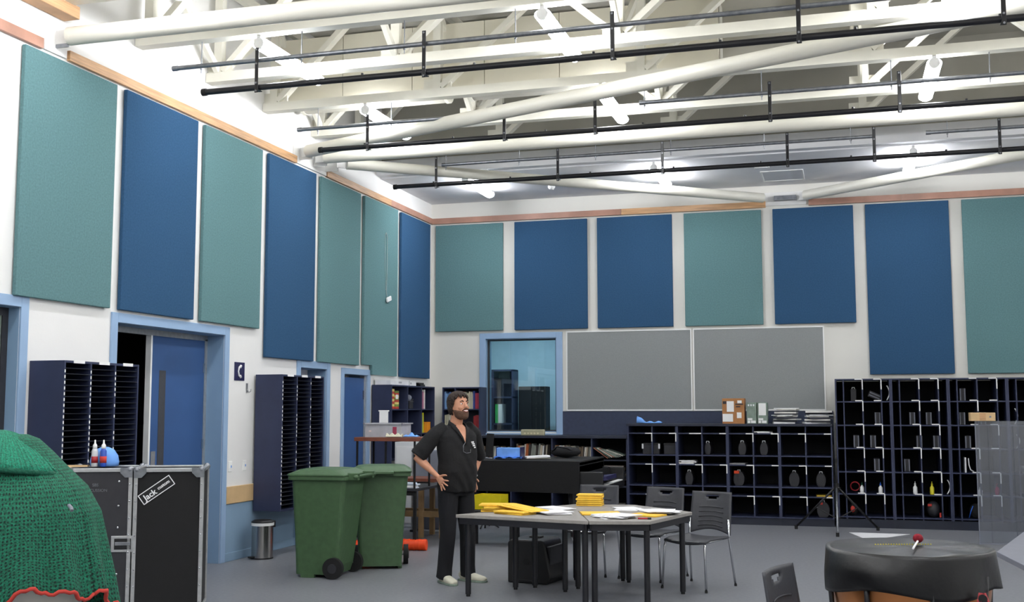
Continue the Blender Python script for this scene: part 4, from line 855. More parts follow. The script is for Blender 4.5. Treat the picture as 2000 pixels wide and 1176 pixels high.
t = thing('marker_pen', 'red marker pen at the right front table edge', 'pen', (-1.60, 9.30, TT+.008), .2); G().cyl((-.05, 0, 0), (.03, 0, 0), .007).build('pen_barrel', 'redp', t); G().cyl((.03, 0, 0), (.06, 0, 0), .008).build('pen_cap', 'black', t)
# ================================================================== CHAIRS
def chair(loc, rz, label):
    t = thing('stacking_chair', label, 'chair', loc, rz, group='dark grey stacking chairs')
    G().grid(lambda u, v: Vector((-.215+.43*u, -.21+.42*v, .445-.02*math.sin(math.pi*u)*(1-v*.3)-.018*max(0, 1-v*5))), 10, 10).build('seat', 'chairp', t, solid=.02, smooth=True)
    g = G(); nu, nv = 18, 20
    def bp(u, v): return Vector((-.215*(1-.05*v)+.43*u*(1-.05*v)+.0, .235-.045*math.sin(math.pi*u)*-1*.6+.06*v, .50+.34*v+(-.045*(1-math.sin(math.pi*u)))*(1-v)*-1*-1))
    vs = [bp(i/nu, j/nv) for j in range(nv+1) for i in range(nu+1)]; fs = []
    for j in range(nv):
        for i in range(nu):
            if j in (16, 17) and (7 <= i <= 10 if j == 16 else 6 <= i <= 11): continue
            fs.append((j*(nu+1)+i, j*(nu+1)+i+1, (j+1)*(nu+1)+i+1, (j+1)*(nu+1)+i))
    bk_ = g.add(vs, fs).build('backrest', 'chairp', t, solid=.014, smooth=True)
    for k in range(5): G().tube([bp(.2+.6*q/8, .12+k*.12)+Vector((0, -.012, 0)) for q in range(9)], .004, 6).build('backrest_ridge', 'chairp', bk_, smooth=True)
    for s in (-1, 1):
        G().tube([(s*.20, -.20, .42), (s*.205, -.215, .38), (s*.225, -.235, 0)], .0105, 10).build('leg', 'chrome', t, smooth=True)
        G().tube([(s*.20, .235, .60), (s*.205, .225, .44), (s*.23, .29, 0)], .0105, 10).build('leg', 'chrome', t, smooth=True)
        G().tube([(s*.205, -.20, .425), (s*.205, .225, .44)], .0105, 8).build('seat_rail', 'chrome', t, smooth=True)
        G().cyl((s*.225, -.235, 0), (s*.2248, -.235, .02), .013, n=8).cyl((s*.23, .29, 0), (s*.2295, .289, .02), .013, n=8).build('leg_tip', 'rubber', t)
    G().tube([(-.2, -.2, .42), (.2, -.2, .42)], .01, 8).build('front_rail', 'chrome', t)
    return t
ch = chair((-1.31, 10.40, 0), R(-23), 'dark grey stacking chair at the right end of the tables, fully visible')
copy_tree(ch, (-1.80, 10.86, 0), R(-20), 'dark grey stacking chair in the middle, tucked behind the right table')
copy_tree(ch, (-2.43, 11.02, 0), R(-6), 'dark grey stacking chair at the left, holding a blue plastic bag')
copy_tree(ch, (-.04, 5.58, 0), R(74), 'dark grey stacking chair cut off at the bottom edge left of the kettledrum')
t = thing('plastic_bag', 'shiny blue plastic bag on the seat of the left chair', 'bag', (-2.42, 10.98, .455)); G().grid(lambda u, v: Vector(((-.15+.02*math.sin(v*20))*math.sin(v*math.pi*.97+.05)*math.cos(u*6.2832), .13*math.sin(v*math.pi*.97+.05)*math.sin(u*6.2832), .005+.15*(1-math.cos(v*math.pi))*.5+.012*math.sin(u*31+v*9)*math.sin(v*math.pi))), 28, 12).build('bag_body', 'bbag', t, smooth=True)
G().tube([(-.05, 0, .14), (-.02, 0, .19), (.03, 0, .19), (.05, 0, .14)], .006).build('bag_handle', 'bbag', t, smooth=True)
# floor monitor under the tables
t = thing('floor_monitor', 'black floor loudspeaker standing beneath the tables', 'speaker', (-2.82, 10.38, 0), R(-8))
pf = [(-.20, 0), (.20, 0), (.24, .06), (.17, .38), (.14, .40), (-.17, .40), (-.20, .37)]
G().rings([[Vector((x, y, z)) for x, z in pf] for y in (-.2, .22)]).build('cabinet', 'black', t, bevel=.015)
G().cyl((-.01, -.206, .2), (-.01, -.2, .2), .03, n=16).build('socket', 'rubber', t); G().box(-.14, .12, -.204, -.2, .03, .035).build('grille_edge', 'charcoal', t)
G().box(.20, .235, -.16, .18, .1, .34).xf(Matrix.Translation((-.02, 0, 0))).build('grille', 'charcoal', t, bevel=.004)
G().box(-.05, .06, -.03, .05, .40, .415).build('carry_handle', 'rubber', t)
# ================================================================== BINS
def bin_(loc, rz, label):
    t = thing('wheelie_bin', label, 'bin', loc, rz, group='green wheelie bins')   # local: wheels at +x side, axle along y
    def rr_(w0, w1, d, z, r=.04, n=4):
        out = []
        for cx, cy, a0 in ((w1-r, d-r, 0), (w0+r, d-r, 90), (w0+r, -d+r, 180), (w1-r, -d+r, 270)):
            for k in range(n+1): a = R(a0+90*k/n); out.append(Vector((cx+r*math.cos(a), cy+r*math.sin(a), z)))
        return out
    G().rings([rr_(-.26, .15, .215, .03), rr_(-.262, .18, .22, .12), rr_(-.270, .215, .235, .40), rr_(-.29, .265, .275, .93), rr_(-.30, .275, .285, .955)]).build('bin_body', 'green', t, smooth=False)
    G().rings([rr_(-.32, .29, .305, .93), rr_(-.32, .29, .305, .965)]).build('bin_rim', 'green', t, bevel=.006)
    G().rings([rr_(-.325, .285, .31, .966), rr_(-.33, .285, .312, .985), rr_(-.24, .20, .24, 1.03, .08), rr_(-.19, .15, .18, 1.038, .08)]).build('lid', 'green', t, smooth=False, bevel=.006)
    G().box(-.385, -.32, -.13, .13, .955, .985).build('lid_grip', 'green', t, bevel=.008)
    for s in (-1, 1): G().box(.27, .38, s*.2-.03, s*.2+.03, .93, 1.0).build('hinge_arm', 'green', t, bevel=.008)
    G().cyl((.365, -.27, .965), (.365, .27, .965), .017, n=12).build('handle_bar', 'green', t, smooth=True)
    for s in (-1, 1):
        wv = G().cyl((.15, s*.235, .10), (.15, s*.285, .10), .10, n=28).build('wheel', 'rubber', t, auto=True); G().cyl((.15, s*.286, .10), (.15, s*.292, .10), .045, n=20).build('wheel_hub', 'charcoal', wv, auto=True)
    G().cyl((.15, -.235, .10), (.15, .235, .10), .012, n=10).build('axle', 'galv', t)
    for s in (-1, 1): G().box(-.2, -.06, s*.2-.02, s*.2+.02, 0, .035).build('bin_foot', 'green', t)
    return t
b0 = bin_((-4.865, 10.20, 0), R(3), 'green wheelie bin on the left with both black wheels showing')
copy_tree(b0, (-4.63, 10.93, 0), R(112), 'green wheelie bin on the right, nearest the man')
t = thing('pedal_bin', 'stainless steel pedal bin with a dark lid against the blue dado', 'pedal bin', (-6.10, 11.12, 0), R(-35))
G().lathe([(.115, .012), (.115, .36)], n=40).build('bin_body', 'steel', t, auto=True); G().lathe([(.12, 0), (.12, .014)], n=32).build('base_ring', 'black', t, auto=True); G().lathe([(.122, .355), (.124, .385)], n=32).build('liner_rim', 'white', t, auto=True)
G().lathe([(.122, .386), (.12, .40), (.09, .415), (.0, .42)], n=32).build('lid', 'black', t, smooth=True); G().box(-.03, .03, -.155, -.10, .012, .03).build('pedal', 'black', t, bevel=.005); G().box(-.035, .035, .11, .14, .33, .40).build('hinge', 'black', t, bevel=.005)
# ================================================================== FLIGHT CASES
def fcase(loc, rz, w, d, H, label, m, latch=True, sticker=False):
    t = thing('flight_case', label, 'flight case', loc, rz, group='black flight cases with aluminium edges')
    G().box(.012, w-.012, .012, d-.012, .1, H-.012).build('case_panels', m, t)
    e = .029
    for x in (0, w-e):
        for y in (0, d-e): G().box(x, x+e, y, y+e, .1, H).build('edge_rail', 'alu', t, bevel=.004)
    for z in (.1, H-e):
        for y in (0, d-e): G().box(e, w-e, y, y+e, z, z+e).build('edge_rail', 'alu', t, bevel=.004)
        for x in (0, w-e): G().box(x, x+e, e, d-e, z, z+e).build('edge_rail', 'alu', t, bevel=.004)
    for x in (.02, w-.02):
        for y in (.02, d-.02): G().sph((x, y, H-.012), .028, 12, 8).build('ball_corner', 'galv', t, smooth=True)
        s = 1 if x < w/2 else -1; G().add([(x-s*.02, -.004, H), (x+s*.07, -.004, H), (x+s*.07, -.004, H-.035), (x+s*.035, -.004, H-.07), (x-s*.02, -.004, H-.07)]+[(x-s*.02, .0, H), (x+s*.07, .0, H), (x+s*.07, .0, H-.035), (x+s*.035, .0, H-.07), (x-s*.02, .0, H-.07)], [(0, 1, 2, 3, 4), (9, 8, 7, 6, 5)]+[(i, (i+1) % 5, 5+(i+1) % 5, 5+i) for i in range(5)]).build('corner_plate', 'galv', t)
    rv = G().sph((0, 0, 0), .006, 8, 5, (1, .5, 1)).mesh('rivet', M['chrome'], True)
    for k in range(8):
        for x in (e*.6, w-e*.6): link('rivet', rv, t, (x, -.002, H-.12-k*.125))
    for x, y in ((.1, 0), (w-.1, 0), (.1, d), (w-.1, d)):
        wv = G().cyl((x-.015, y+(.06 if y == 0 else -.06), .05), (x+.015, y+(.06 if y == 0 else -.06), .05), .05, n=20).build('castor', 'rubber', t, auto=True)
    return t, rv
H = 1.172
t, rv = fcase((-5.590, 7.1255, 0), R(24), .518, .5, H, 'charcoal panelled flight case with rivets, latch and stencilled lettering', 'charcoal')
for x in (.08, .38):
    for z in ((H-.10,) if x < .2 else (H-.1, H-.28, H-.44, H-.60, H-.78)): link('rivet', rv, t, (x+.04, .009, z), scale=(1.6, 1.6, 1.6))
FT = Matrix(((1, 0, 0, 0), (0, 0, -1, 0), (0, 1, 0, 0), (0, 0, 0, 1)))
text('SBS', .030, 'galv', t, Matrix.Translation((.25, .010, H-.125))@FT)
text('PERCUSSION', .030, 'galv', t, Matrix.Translation((.25, .010, H-.165))@FT)
for x0 in (.355,):
    lt = G().box(x0+.02, x0+.19, .004, .011, H-.62, H-.50).build('latch_dish', 'alu', t, bevel=.004); G().box(x0+.045, x0+.165, .0, .004, H-.60, H-.52).build('latch_recess', 'black', lt); G().box(x0+.05, x0+.16, -.004, .0, H-.57, H-.545).build('latch_lever', 'galv', lt, bevel=.003)
t, rv = fcase((-5.108, 7.339, 0), R(27), .510, .5, H-.004, 'black flight case at the right with a tilted framed sticker', 'blackm')
SM = Matrix.Translation((.165, .0, H-.165))@Matrix.Rotation(R(35), 4, (0, -1, 0))
st = G().box(-.135, .135, .006, .011, -.042, .042).xf(SM).build('sticker', 'black', t, label='black sticker with white frame')
for a in ((-.135, .135, -.042, -.036), (-.135, .135, .036, .042), (-.135, -.129, -.042, .042), (.129, .135, -.042, .042)): G().box(a[0], a[1], .004, .0065, a[2], a[3]).xf(SM).build('sticker_frame', 'paper', st)
text('Jack', .062, 'paper', st, SM@Matrix.Translation((-.058, .005, -.004))@FT, bold=True); text('custom', .034, 'paper', st, SM@Matrix.Translation((.062, .005, .002))@FT, bold=True)
for k, (dx, m1, lb) in enumerate(((-.025, cmat('c9c9cc', .3), 'white nozzle squeeze bottle with a faded red label on the flight case'), (.028, cmat('2a50b0', .3), 'white nozzle squeeze bottle with a blue and red label on the flight case'))):
    t = thing('squeeze_bottle', lb, 'bottle', (-5.48+dx*1.1, 7.42+dx*.5, H), group='squeeze bottles on the flight case')
    G().lathe([(.022, 0), (.024, .01), (.024, .12), (.016, .14)], n=16).build('bottle_body', m1, t, smooth=True); G().lathe([(.017, .138), (.016, .165), (.007, .178), (.005, .205)], n=12).build('nozzle', 'white', t, smooth=True)
    G().lathe([(.0245, .03), (.0245, .08)], n=16).build('bottle_label', 'redp' if k == 0 else 'red', t, smooth=True)
t = thing('blue_balloon_pouch', 'light blue round pouch behind the squeeze bottles', 'pouch', (-5.53, 7.56, H)); G().lathe([(.105, 0), (.11, .03), (.10, .08), (.07, .125), (.03, .145), (0, .15)], n=24).build('pouch_body', 'ltblue', t, smooth=True); G().tube([(.03, -.08, .11), (.05, -.11, .06), (.07, -.115, .01)], .012).build('pouch_strap', 'redp', t, smooth=True)
t = thing('brown_board', 'thin tan board lying on the left part of the flight case', 'board', (-5.72, 7.36, H), .45); G().box(-.2, .16, -.04, .04, 0, .012).build('board_body', 'timber', t); G().box(-.2, .16, -.045, -.04, 0, .014).build('board_edge', 'rail', t)
# ================================================================== GREEN COVERED DRUM
t = thing('covered_drum', 'round drum under a green knitted cover with a ragged red hem', 'drum', (-3.80, 4.50, 0))
G().lathe([(.26, .38), (.31, .5), (.33, .7), (.33, .95), (.30, 1.18), (.1, 1.3)], n=40).build('drum_shell', 'drumw', t, smooth=True)
for k in range(3): a = R(120*k+20); G().tube([(.24*math.cos(a), .24*math.sin(a), .5), (.32*math.cos(a), .32*math.sin(a), .2), (.40*math.cos(a), .40*math.sin(a), 0)], .014).build('leg', 'chrome', t, smooth=True)
PR = [(0, 1.485), (.06, 1.482), (.11, 1.462), (.175, 1.40), (.25, 1.32), (.335, 1.235), (.395, 1.12), (.415, 1.02), (.435, .92), (.455, .82), (.475, .70)]
def drape(u, v):
    a = u*2*math.pi; q = v*(len(PR)-1); i = min(int(q), len(PR)-2); f_ = q-i; rad = PR[i][0]*(1-f_)+PR[i+1][0]*f_; z = PR[i][1]*(1-f_)+PR[i+1][1]*f_
    fold = math.sin(a*13+1.3*math.sin(a*2)); k = max(0, (v-.5)/.5)
    rad += .02*fold*k+.01*k*math.sin(a*3); z += k**2*(.10*math.sin(a*2+2.5)+.022*math.sin(a*7)+.018*fold)
    return Vector((rad*math.cos(a), rad*math.sin(a), z))
def uvgrid(o, nu, nv, su, sv):
    uv = o.data.uv_layers.new(name='UVMap'); me = o.data
    for p in me.polygons:
        j, i = divmod(p.index, nu)
        for li, (du, dv) in zip(p.loop_indices, [(0, 0), (1, 0), (1, 1), (0, 1)]): uv.data[li].uv = ((i+du)/nu*su, (j+dv)/nv*sv)
def plaingrid(fn, nu, nv, nm, m, t, th):
    g_ = G().grid(fn, nu, nv); me = bpy.data.meshes.new(nm); me.from_pydata([tuple(v) for v in g_.v], [], g_.f); me.materials.append(M[m]); me.shade_smooth()
    o = bpy.data.objects.new(nm, me); C.objects.link(o); o.parent = t; uvgrid(o, nu, nv, 6.28, 2.2); q = o.modifiers.new('solid', 'SOLIDIFY'); q.thickness = th; return o
knit(M['gknit'], 26, '02221a'); knit(M['gknit2'], 22, '06402e')
plaingrid(drape, 156, 40, 'knitted_cover', 'gknit', t, .006)
G().tube([drape(i/156, 1.0)+Vector((0, 0, .006*math.sin(i*1.9))) for i in range(157)], .010, 6).build('red_hem', 'red', t, smooth=True)
def cap(u, v):
    a = u*2*math.pi; r = .285*v; z = 1.50-.17*v**1.7-.035*v*math.sin(a+.6); return Vector(((r+.004*math.sin(a*60)*v)*math.cos(a)-.03, (r+.004*math.sin(a*60)*v)*math.sin(a)-.03, z))
plaingrid(cap, 240, 14, 'bright_knit_cap', 'gknit2', t, .010)
G().tube([cap(i/80, 1)+Vector((0, 0, -.004)) for i in range(81)], .014, 8).build('cap_hem', 'gknit2', t, smooth=True)
G().tube([(.40, -.10, 1.17), (.43, -.12, 1.16), (.44, -.13, 1.15)], .008).build('cord_toggle', 'gpanel', t)
# ================================================================== KETTLEDRUM
t = thing('kettledrum', 'copper kettledrum under a black vinyl cover, lower right', 'drum', (.30, 6.12, 0))
G().lathe([(.03, .30), (.18, .34), (.30, .44), (.365, .58), (.385, .72), (.385, .84)], n=48).build('copper_bowl', 'copper', t, smooth=True)
for k in range(8):
    a = R(45*k+12); c, s = math.cos(a), math.sin(a); G().tube([(.40*c, .40*s, .80), (.39*c, .39*s, .62), (.30*c, .30*s, .40), (.16*c, .16*s, .26)], .013, 8).build('strut', 'pipe', t, smooth=True)
G().lathe([(.388, .835), (.388, .865)], n=48).build('hoop', 'galv', t, auto=True); G().lathe([(.10, .18), (.12, .30)], n=20).build('pedal_column', 'pipe', t, auto=True)
for k in range(3): a = R(120*k+30); G().tube([(.10*math.cos(a), .10*math.sin(a), .24), (.34*math.cos(a), .34*math.sin(a), .06), (.38*math.cos(a), .38*math.sin(a), 0)], .018).build('foot', 'pipe', t, smooth=True)
def cov(u, v):
    a = u*2*math.pi
    if v < .5: r = .405*(v/.5); return Vector((r*math.cos(a), r*math.sin(a), .905+.006*math.sin(a*5)*v*2-(.02*max(0, math.cos(a-4.2))**6)*(v*2)))
    k = (v-.5)/.5; r = .405+.012*k+.014*math.sin(a*7+2)*k+.03*max(0, math.cos(a-4.1))**4*math.sin(k*math.pi)
    return Vector((r*math.cos(a), r*math.sin(a), .905-.19*k-.02*math.sin(a*4)*k))
G().grid(cov, 96, 22).build('vinyl_cover', 'cover', t, smooth=True, solid=.004)
for k in range(22): G().sph((-.16+.013*k, .02+.004*k, .910), .0035, 6, 4).build('printed_dots', 'yel2', t)
G().beam((.30, -.36, .74), (.22, -.48, .42), .02, .03).beam((.30, -.36, .74), (.42, -.42, .40), .02, .03).beam((.25, -.43, .56), (.38, -.40, .52), .015, .02).build('folding_bracket', 'redp', t); G().cyl((.30, -.39, .72), (.30, -.35, .72), .02).build('bracket_pin', 'black', t)
t = thing('drum_mallet', 'timpani mallet with a dark red felt head on the drum cover', 'mallet', (.34, 6.05, .916)); G().sph((.01, .14, .026), .026, 16, 10, (1, 1, .9)).build('mallet_head', mat('dark_red_felt', '7a1020', .95, var=.15, scale=60), t, smooth=True); G().cyl((.01, .14, .014), (-.03, -.14, .006), .005, n=8).build('mallet_shaft', 'paper', t)
# ================================================================== RIGHT SIDE
t = thing('grey_side_table', 'pale grey tabletop at the right edge behind the kettledrum', 'table', (1.45, 7.8, 0)); G().prism([(-.59, -.42), (-.50, -1.25), (.6, -1.25), (.6, 1.0), (-.22, 1.0)], .72, .75).build('table_top', mat('pale_grey_laminate', '6e707a', .5, var=.03), t, bevel=.003)
for x, y in ((-.42, -1.1), (.5, -1.1), (.5, .9), (-.14, .9)): G().cyl((x, y, 0), (x, y, .72), .022).build('leg', 'gpanel', t)
t = thing('tripod_stand', 'black tripod stand in front of the low lockers', 'stand', (-.11, 15.45, 0))
G().cyl((0, 0, .10), (0, 0, 1.42), .017, n=12).build('pole', 'black', t, smooth=True); G().cyl((0, 0, .52), (0, 0, .64), .032, n=14).build('collar', 'black', t, auto=True); G().cyl((0, 0, .9), (0, 0, .96), .024, n=14).build('collar', 'black', t, auto=True)
for dx, dy, m in ((-.0, -.50, 'galv'), (-.55, .33, 'black'), (.52, .42, 'black')):
    lg = G().tube([(0, 0, .60), (dx, dy, .02)], .014, 10).build('leg', m, t, smooth=True); G().cyl((dx*.98, dy*.98, .0), (dx*.98, dy*.98, .05), .022, n=10).build('rubber_foot', 'rubber', lg); G().tube([(0, 0, .18), (dx*.5, dy*.5, .31)], .008, 8).build('brace', 'black', lg)
G().cyl((0, -.02, .58), (.05, -.05, .58), .012).build('knob', 'black', t)
t = thing('acrylic_screen', 'clear acrylic screen panel standing at the right edge', 'screen', (1.52, 14.6, 0), R(6))
G().box(0, 1.2, -.005, .005, .004, 1.46).build('acrylic_sheet', ACR, t); G().box(-.004, .004, -.008, .008, 0, 1.46).build('sheet_edge', 'gpanel', t); G().box(-.01, 1.2, -.006, .006, 0, .012).build('sheet_edge', 'gpanel', t)
for x in (.14, .42): G().box(x, x+.008, -.012, -.005, .02, 1.4).build('hinge_strip', ACR, t)
t = thing('wooden_block', 'pale timber block clamped on the top corner of the acrylic screen', 'block', (1.54, 14.58, 1.4605), R(6)); G().box(-.08, .20, -.06, .06, 0, .10).build('block_body', 'rail', t, bevel=.004); G().box(.02, .09, -.062, -.06, .005, .095).build('block_face', 'wood', t); G().cyl((.14, -.06, .05), (.14, -.066, .05), .012).build('screw', 'galv', t)
o = G().prism([(0, 0), (.22, -.85), (.75, -.02)], 0, .004).build('floor_paper', 'paper'); o.location = (.03, 15.5, .0005); tag(o, 'triangular white sheet lying on the floor behind the kettledrum', 'paper')
# ================================================================== THE MAN
def frame_of(t, side):
    t = Vector(t).normalized(); s = (Vector(side)-t*Vector(side).dot(t)).normalized(); return t, s, t.cross(s)
def loft(g, secs, side=(0, 1, 0), n=20, p=2.0):
    """secs: (centre, half width along side, half depth); superellipse cross-sections along the chain, domed ends"""
    cs = [Vector(s[0]) for s in secs]; rs = []
    for i, s in enumerate(secs):
        t = cs[min(i+1, len(cs)-1)]-cs[max(i-1, 0)]; t, sd, bk = frame_of(t, side)
        rs.append([cs[i]+sd*s[1]*abs(math.cos(a))**(2/p)*(1 if math.cos(a) >= 0 else -1)+bk*s[2]*abs(math.sin(a))**(2/p)*(1 if math.sin(a) >= 0 else -1) for a in (2*math.pi*k/n for k in range(n))])
    g.rings(rs)
def merged(g, name, m, parent, voxel=.008, smooth=4, label=None):
    """fuse overlapping lofts into one continuous surface"""
    o = bpy.data.objects.new('tmp', g.mesh('tmp', M[m])); C.objects.link(o)
    q = o.modifiers.new('r', 'REMESH'); q.mode = 'VOXEL'; q.voxel_size = voxel; q.use_smooth_shade = True
    if smooth: s = o.modifiers.new('s', 'SMOOTH'); s.iterations = smooth; s.factor = .5
    dg = bpy.context.evaluated_depsgraph_get(); me = bpy.data.meshes.new_from_object(o.evaluated_get(dg)); me.name = name
    bpy.data.objects.remove(o); me.materials.clear(); me.materials.append(M[m]); me.shade_smooth()
    r = bpy.data.objects.new(name, me); C.objects.link(r); r.parent = parent
    if label: r['label'] = label
    return r
man = thing('person', 'bearded man in black polo shirt and trousers, hands on hips, smiling', 'person', (-3.515, 10.10, 0), R(-36))
# --- head built about its own centre, then turned towards the picture's right and tilted back a little
HC = Vector((.035, .0, 1.635)); HM = Matrix.Translation(HC)@Matrix.Rotation(R(4), 4, 'Z')@Matrix.Rotation(R(-7), 4, 'Y')
def hl(x, y, z): return HM@Vector((x, y, z))
g = G()
hs = G()   # skull + jaw rings: z, centre x, half width y, half depth x
for z, cx, wy, dx in (): pass
prof = [(-.122, .040, .028, .034), (-.112, .036, .046, .052), (-.095, .026, .056, .066), (-.070, .014, .064, .079), (-.040, .006, .070, .089), (-.010, .002, .074, .096), (.025, -.002, .076, .099), (.055, -.004, .075, .098), (.085, -.006, .066, .088), (.108, -.008, .048, .066), (.120, -.008, .022, .032)]
n = 28
hs.rings([[hl(cx+dx*math.cos(a)*(1 if math.cos(a) > 0 else .98), wy*math.sin(a), z) for a in (2*math.pi*k/n for k in range(n))] for z, cx, wy, dx in prof])
g.add(hs.v, hs.f)
# nose, brow, cheeks, lips, ears
loft(g, [(hl(.088, 0, .030), .009, .010), (hl(.103, 0, .006), .011, .012), (hl(.115, 0, -.016), .017, .014), (hl(.108, 0, -.027), .018, .010)], (0, 1, 0), 12)
for s in (-1, 1):
    g.sph(hl(.085, s*.030, .036), .017, 10, 8, (.7, 1.3, .5)); g.sph(hl(.073, s*.040, -.022), .023, 10, 8, (.8, 1, .8))
    g.sph(hl(-.004, s*.078, -.004), .019, 10, 8, (.9, .42, 1.5)); g.sph(hl(.004, s*.076, -.022), .010, 8, 6, (.9, .6, 1.1))
g.sph(hl(.091, 0, -.052), .022, 12, 8, (.6, 1.3, .8)); g.sph(hl(.083, 0, -.092), .026, 12, 8, (.8, 1.1, .8))
# neck and open collar chest
loft(g, [((-.030, 0, 1.40), .085, .075), ((-.012, 0, 1.46), .062, .064), ((.004, 0, 1.52), .057, .060), ((.018, 0, 1.58), .055, .060)], (0, 1, 0), 18)
loft(g, [((-.01, 0, 1.20), .14, .09), ((-.01, 0, 1.32), .15, .095), ((-.012, 0, 1.41), .13, .075), ((-.012, 0, 1.45), .07, .06)], (0, 1, 0), 20)
# arms: shoulder, elbow, wrist, per side
JR = dict(sh=Vector((-.02, -.20, 1.40)), el=Vector((-.10, -.375, 1.165)), wr=Vector((.035, -.235, .985)))
JL = dict(sh=Vector((-.02, .20, 1.40)), el=Vector((-.15, .36, 1.145)), wr=Vector((-.05, .225, .955)))
def arm(g, J, s):
    sh, el, wr = J['sh'], J['el'], J['wr']
    loft(g, [(sh, .052, .052), (sh.lerp(el, .4), .050, .050), (sh.lerp(el, .8), .042, .043), (el, .040, .042)], (1, 0, 0), 14)
    loft(g, [(el+(el-wr)*.06, .036, .038), (el.lerp(wr, .15), .043, .042), (el.lerp(wr, .35), .041, .040), (el.lerp(wr, .7), .031, .028), (wr, .026, .021), (wr+(wr-el)*.04, .026, .019)], (1, 0, 0), 14)
arm(g, JR, -1); arm(g, JL, 1)
def hand(g, wr, fwd, nrm, thumb, L=.185, spread=.12, curl=.5):
    """palm + four separate fingers + thumb. fwd: finger direction, nrm: palm-side normal, thumb: direction to thumb edge"""
    f = Vector(fwd).normalized(); t = (Vector(thumb)-f*Vector(thumb).dot(f)).normalized(); nn = f.cross(t)
    if nn.dot(Vector(nrm)) < 0: nn = -nn
    loft(g, [(wr, .026, .018), (wr+f*.03, .034, .017), (wr+f*.065, .041, .015), (wr+f*.088, .040, .013)], t, 14, 2.4)
    for k, (o, ln) in enumerate(((.030, .072), (.010, .080), (-.010, .074), (-.029, .058))):
        b = wr+f*.078+t*o; d = (f+t*spread*(1.5-k)*.7).normalized(); p = [b]; dd = d
        for q, fr in enumerate((.42, .33, .25)): p.append(p[-1]+dd*ln*fr); dd = (dd+nn*curl*.45).normalized()
        loft(g, [(p[0], .0095, .0095), (p[1], .0088, .0088), (p[2], .0080, .0080), (p[3], .0058, .0058)], t, 10)
    b = wr+f*.025+t*.026; d = (f*.55+t*.95+nn*.1).normalized(); p1 = b+d*.038; p2 = p1+(d+f*.35).normalized()*.032; p3 = p2+(d+f*.8).normalized()*.022
    loft(g, [(b, .014, .012), (p1, .0115, .011), (p2, .0098, .0095), (p3, .0068, .0068)], nn, 10)
# right hand: fingers pointing forward-down over the hip pocket; left hand: knuckles at the hip, fingers down the back pocket side
hand(g, JR['wr'], (.70, .10, -.62), (0, 1, -.1), (.5, .0, .75), spread=.75, curl=.22)
hand(g, JL['wr'], (.42, -.10, -.85), (0, -1, 0), (.85, .0, .35), spread=.25, curl=.4)
body = merged(g, 'body', 'skin', man, .0042, 3)
# eyes, brows, mouth with teeth
for s in (-1, 1):
    G().sph(hl(.0845, s*.031, .014), .0115, 12, 8, (.6, 1.1, .55)).build('eye', 'paper', body, smooth=True)
    G().sph(hl(.0905, s*.030, .014), .0056, 10, 6, (.45, 1, 1)).build('iris', 'hair', body, smooth=True)
    G().tube([hl(.094, s*.012, .034), hl(.097, s*.030, .042), hl(.084, s*.050, .036)], [.004, .0055, .003], 8).build('eyebrow', 'hair', body, smooth=True)
G().tube([hl(.097, -.026, -.047), hl(.106, -.012, -.0545), hl(.108, 0, -.056), hl(.106, .012, -.0545), hl(.097, .026, -.047)], [.003, .006, .0065, .006, .003], 8).build('teeth', 'white', body, smooth=True)
G().tube([hl(.098, -.027, -.045), hl(.108, -.01, -.049), hl(.110, 0, -.0495), hl(.108, .01, -.049), hl(.098, .027, -.045)], .0032, 8).tube([hl(.097, -.024, -.053), hl(.107, -.01, -.062), hl(.109, 0, -.0635), hl(.107, .01, -.062), hl(.097, .024, -.053)], .0042, 8).build('lips', cmat('a8564e', .5), body, smooth=True)
# beard and hair
bg = G(); rs = []
for z, cx, wy, dx in ((-.130, .042, .026, .032), (-.118, .038, .049, .057), (-.100, .028, .061, .073), (-.078, .018, .068, .084), (-.058, .011, .0715, .090)):
    rs.append([hl(cx+dx*math.cos(a), wy*math.sin(a), z+(.040*max(0, abs(a)/1.9-.25) if z > -.09 else 0)) for a in (-1.75+3.5*k/24 for k in range(25))])
vs = [v for r_ in rs for v in r_]; bg.add(vs, [(i*25+k, i*25+k+1, (i+1)*25+k+1, (i+1)*25+k) for i in range(4) for k in range(24)]).build('beard', 'beard', body, smooth=True, solid=.006)
G().tube([hl(.090, -.034, -.052), hl(.108, -.018, -.038), hl(.114, 0, -.035), hl(.108, .018, -.038), hl(.090, .034, -.052)], [.004, .006, .006, .006, .004], 8).build('moustache', 'beard', body, smooth=True)
hg = G()
hn = 96; rows_h = []
HR = [(-.085, -.042, .046, .054), (-.06, -.030, .066, .076), (-.03, -.019, .080, .093), (.0, -.014, .086, .101), (.03, -.011, .090, .106), (.06, -.009, .090, .108), (.09, -.009, .081, .100), (.115, -.010, .064, .081), (.133, -.010, .040, .052), (.141, -.010, .008, .010)]
HQ = []
for i in range(9):
    for q in range(4): HQ.append(tuple(HR[i][j]*(1-q/4)+HR[i+1][j]*q/4 for j in range(4)))
HQ.append(HR[-1])
for z, cx, wy, dx in HQ:
    row = []
    for k in range(hn):
        a = 2*math.pi*k/hn; lim = 1.0
        cu = 1+.022*math.sin(a*17+z*170)+.018*math.sin(a*23-z*210); x = cx+dx*math.cos(a)*cu; y = wy*math.sin(a)*cu
        row.append((x, y, z))
    rows_h.append(row)
vs = [hl(*p) for r_ in rows_h for p in r_]; fs = []
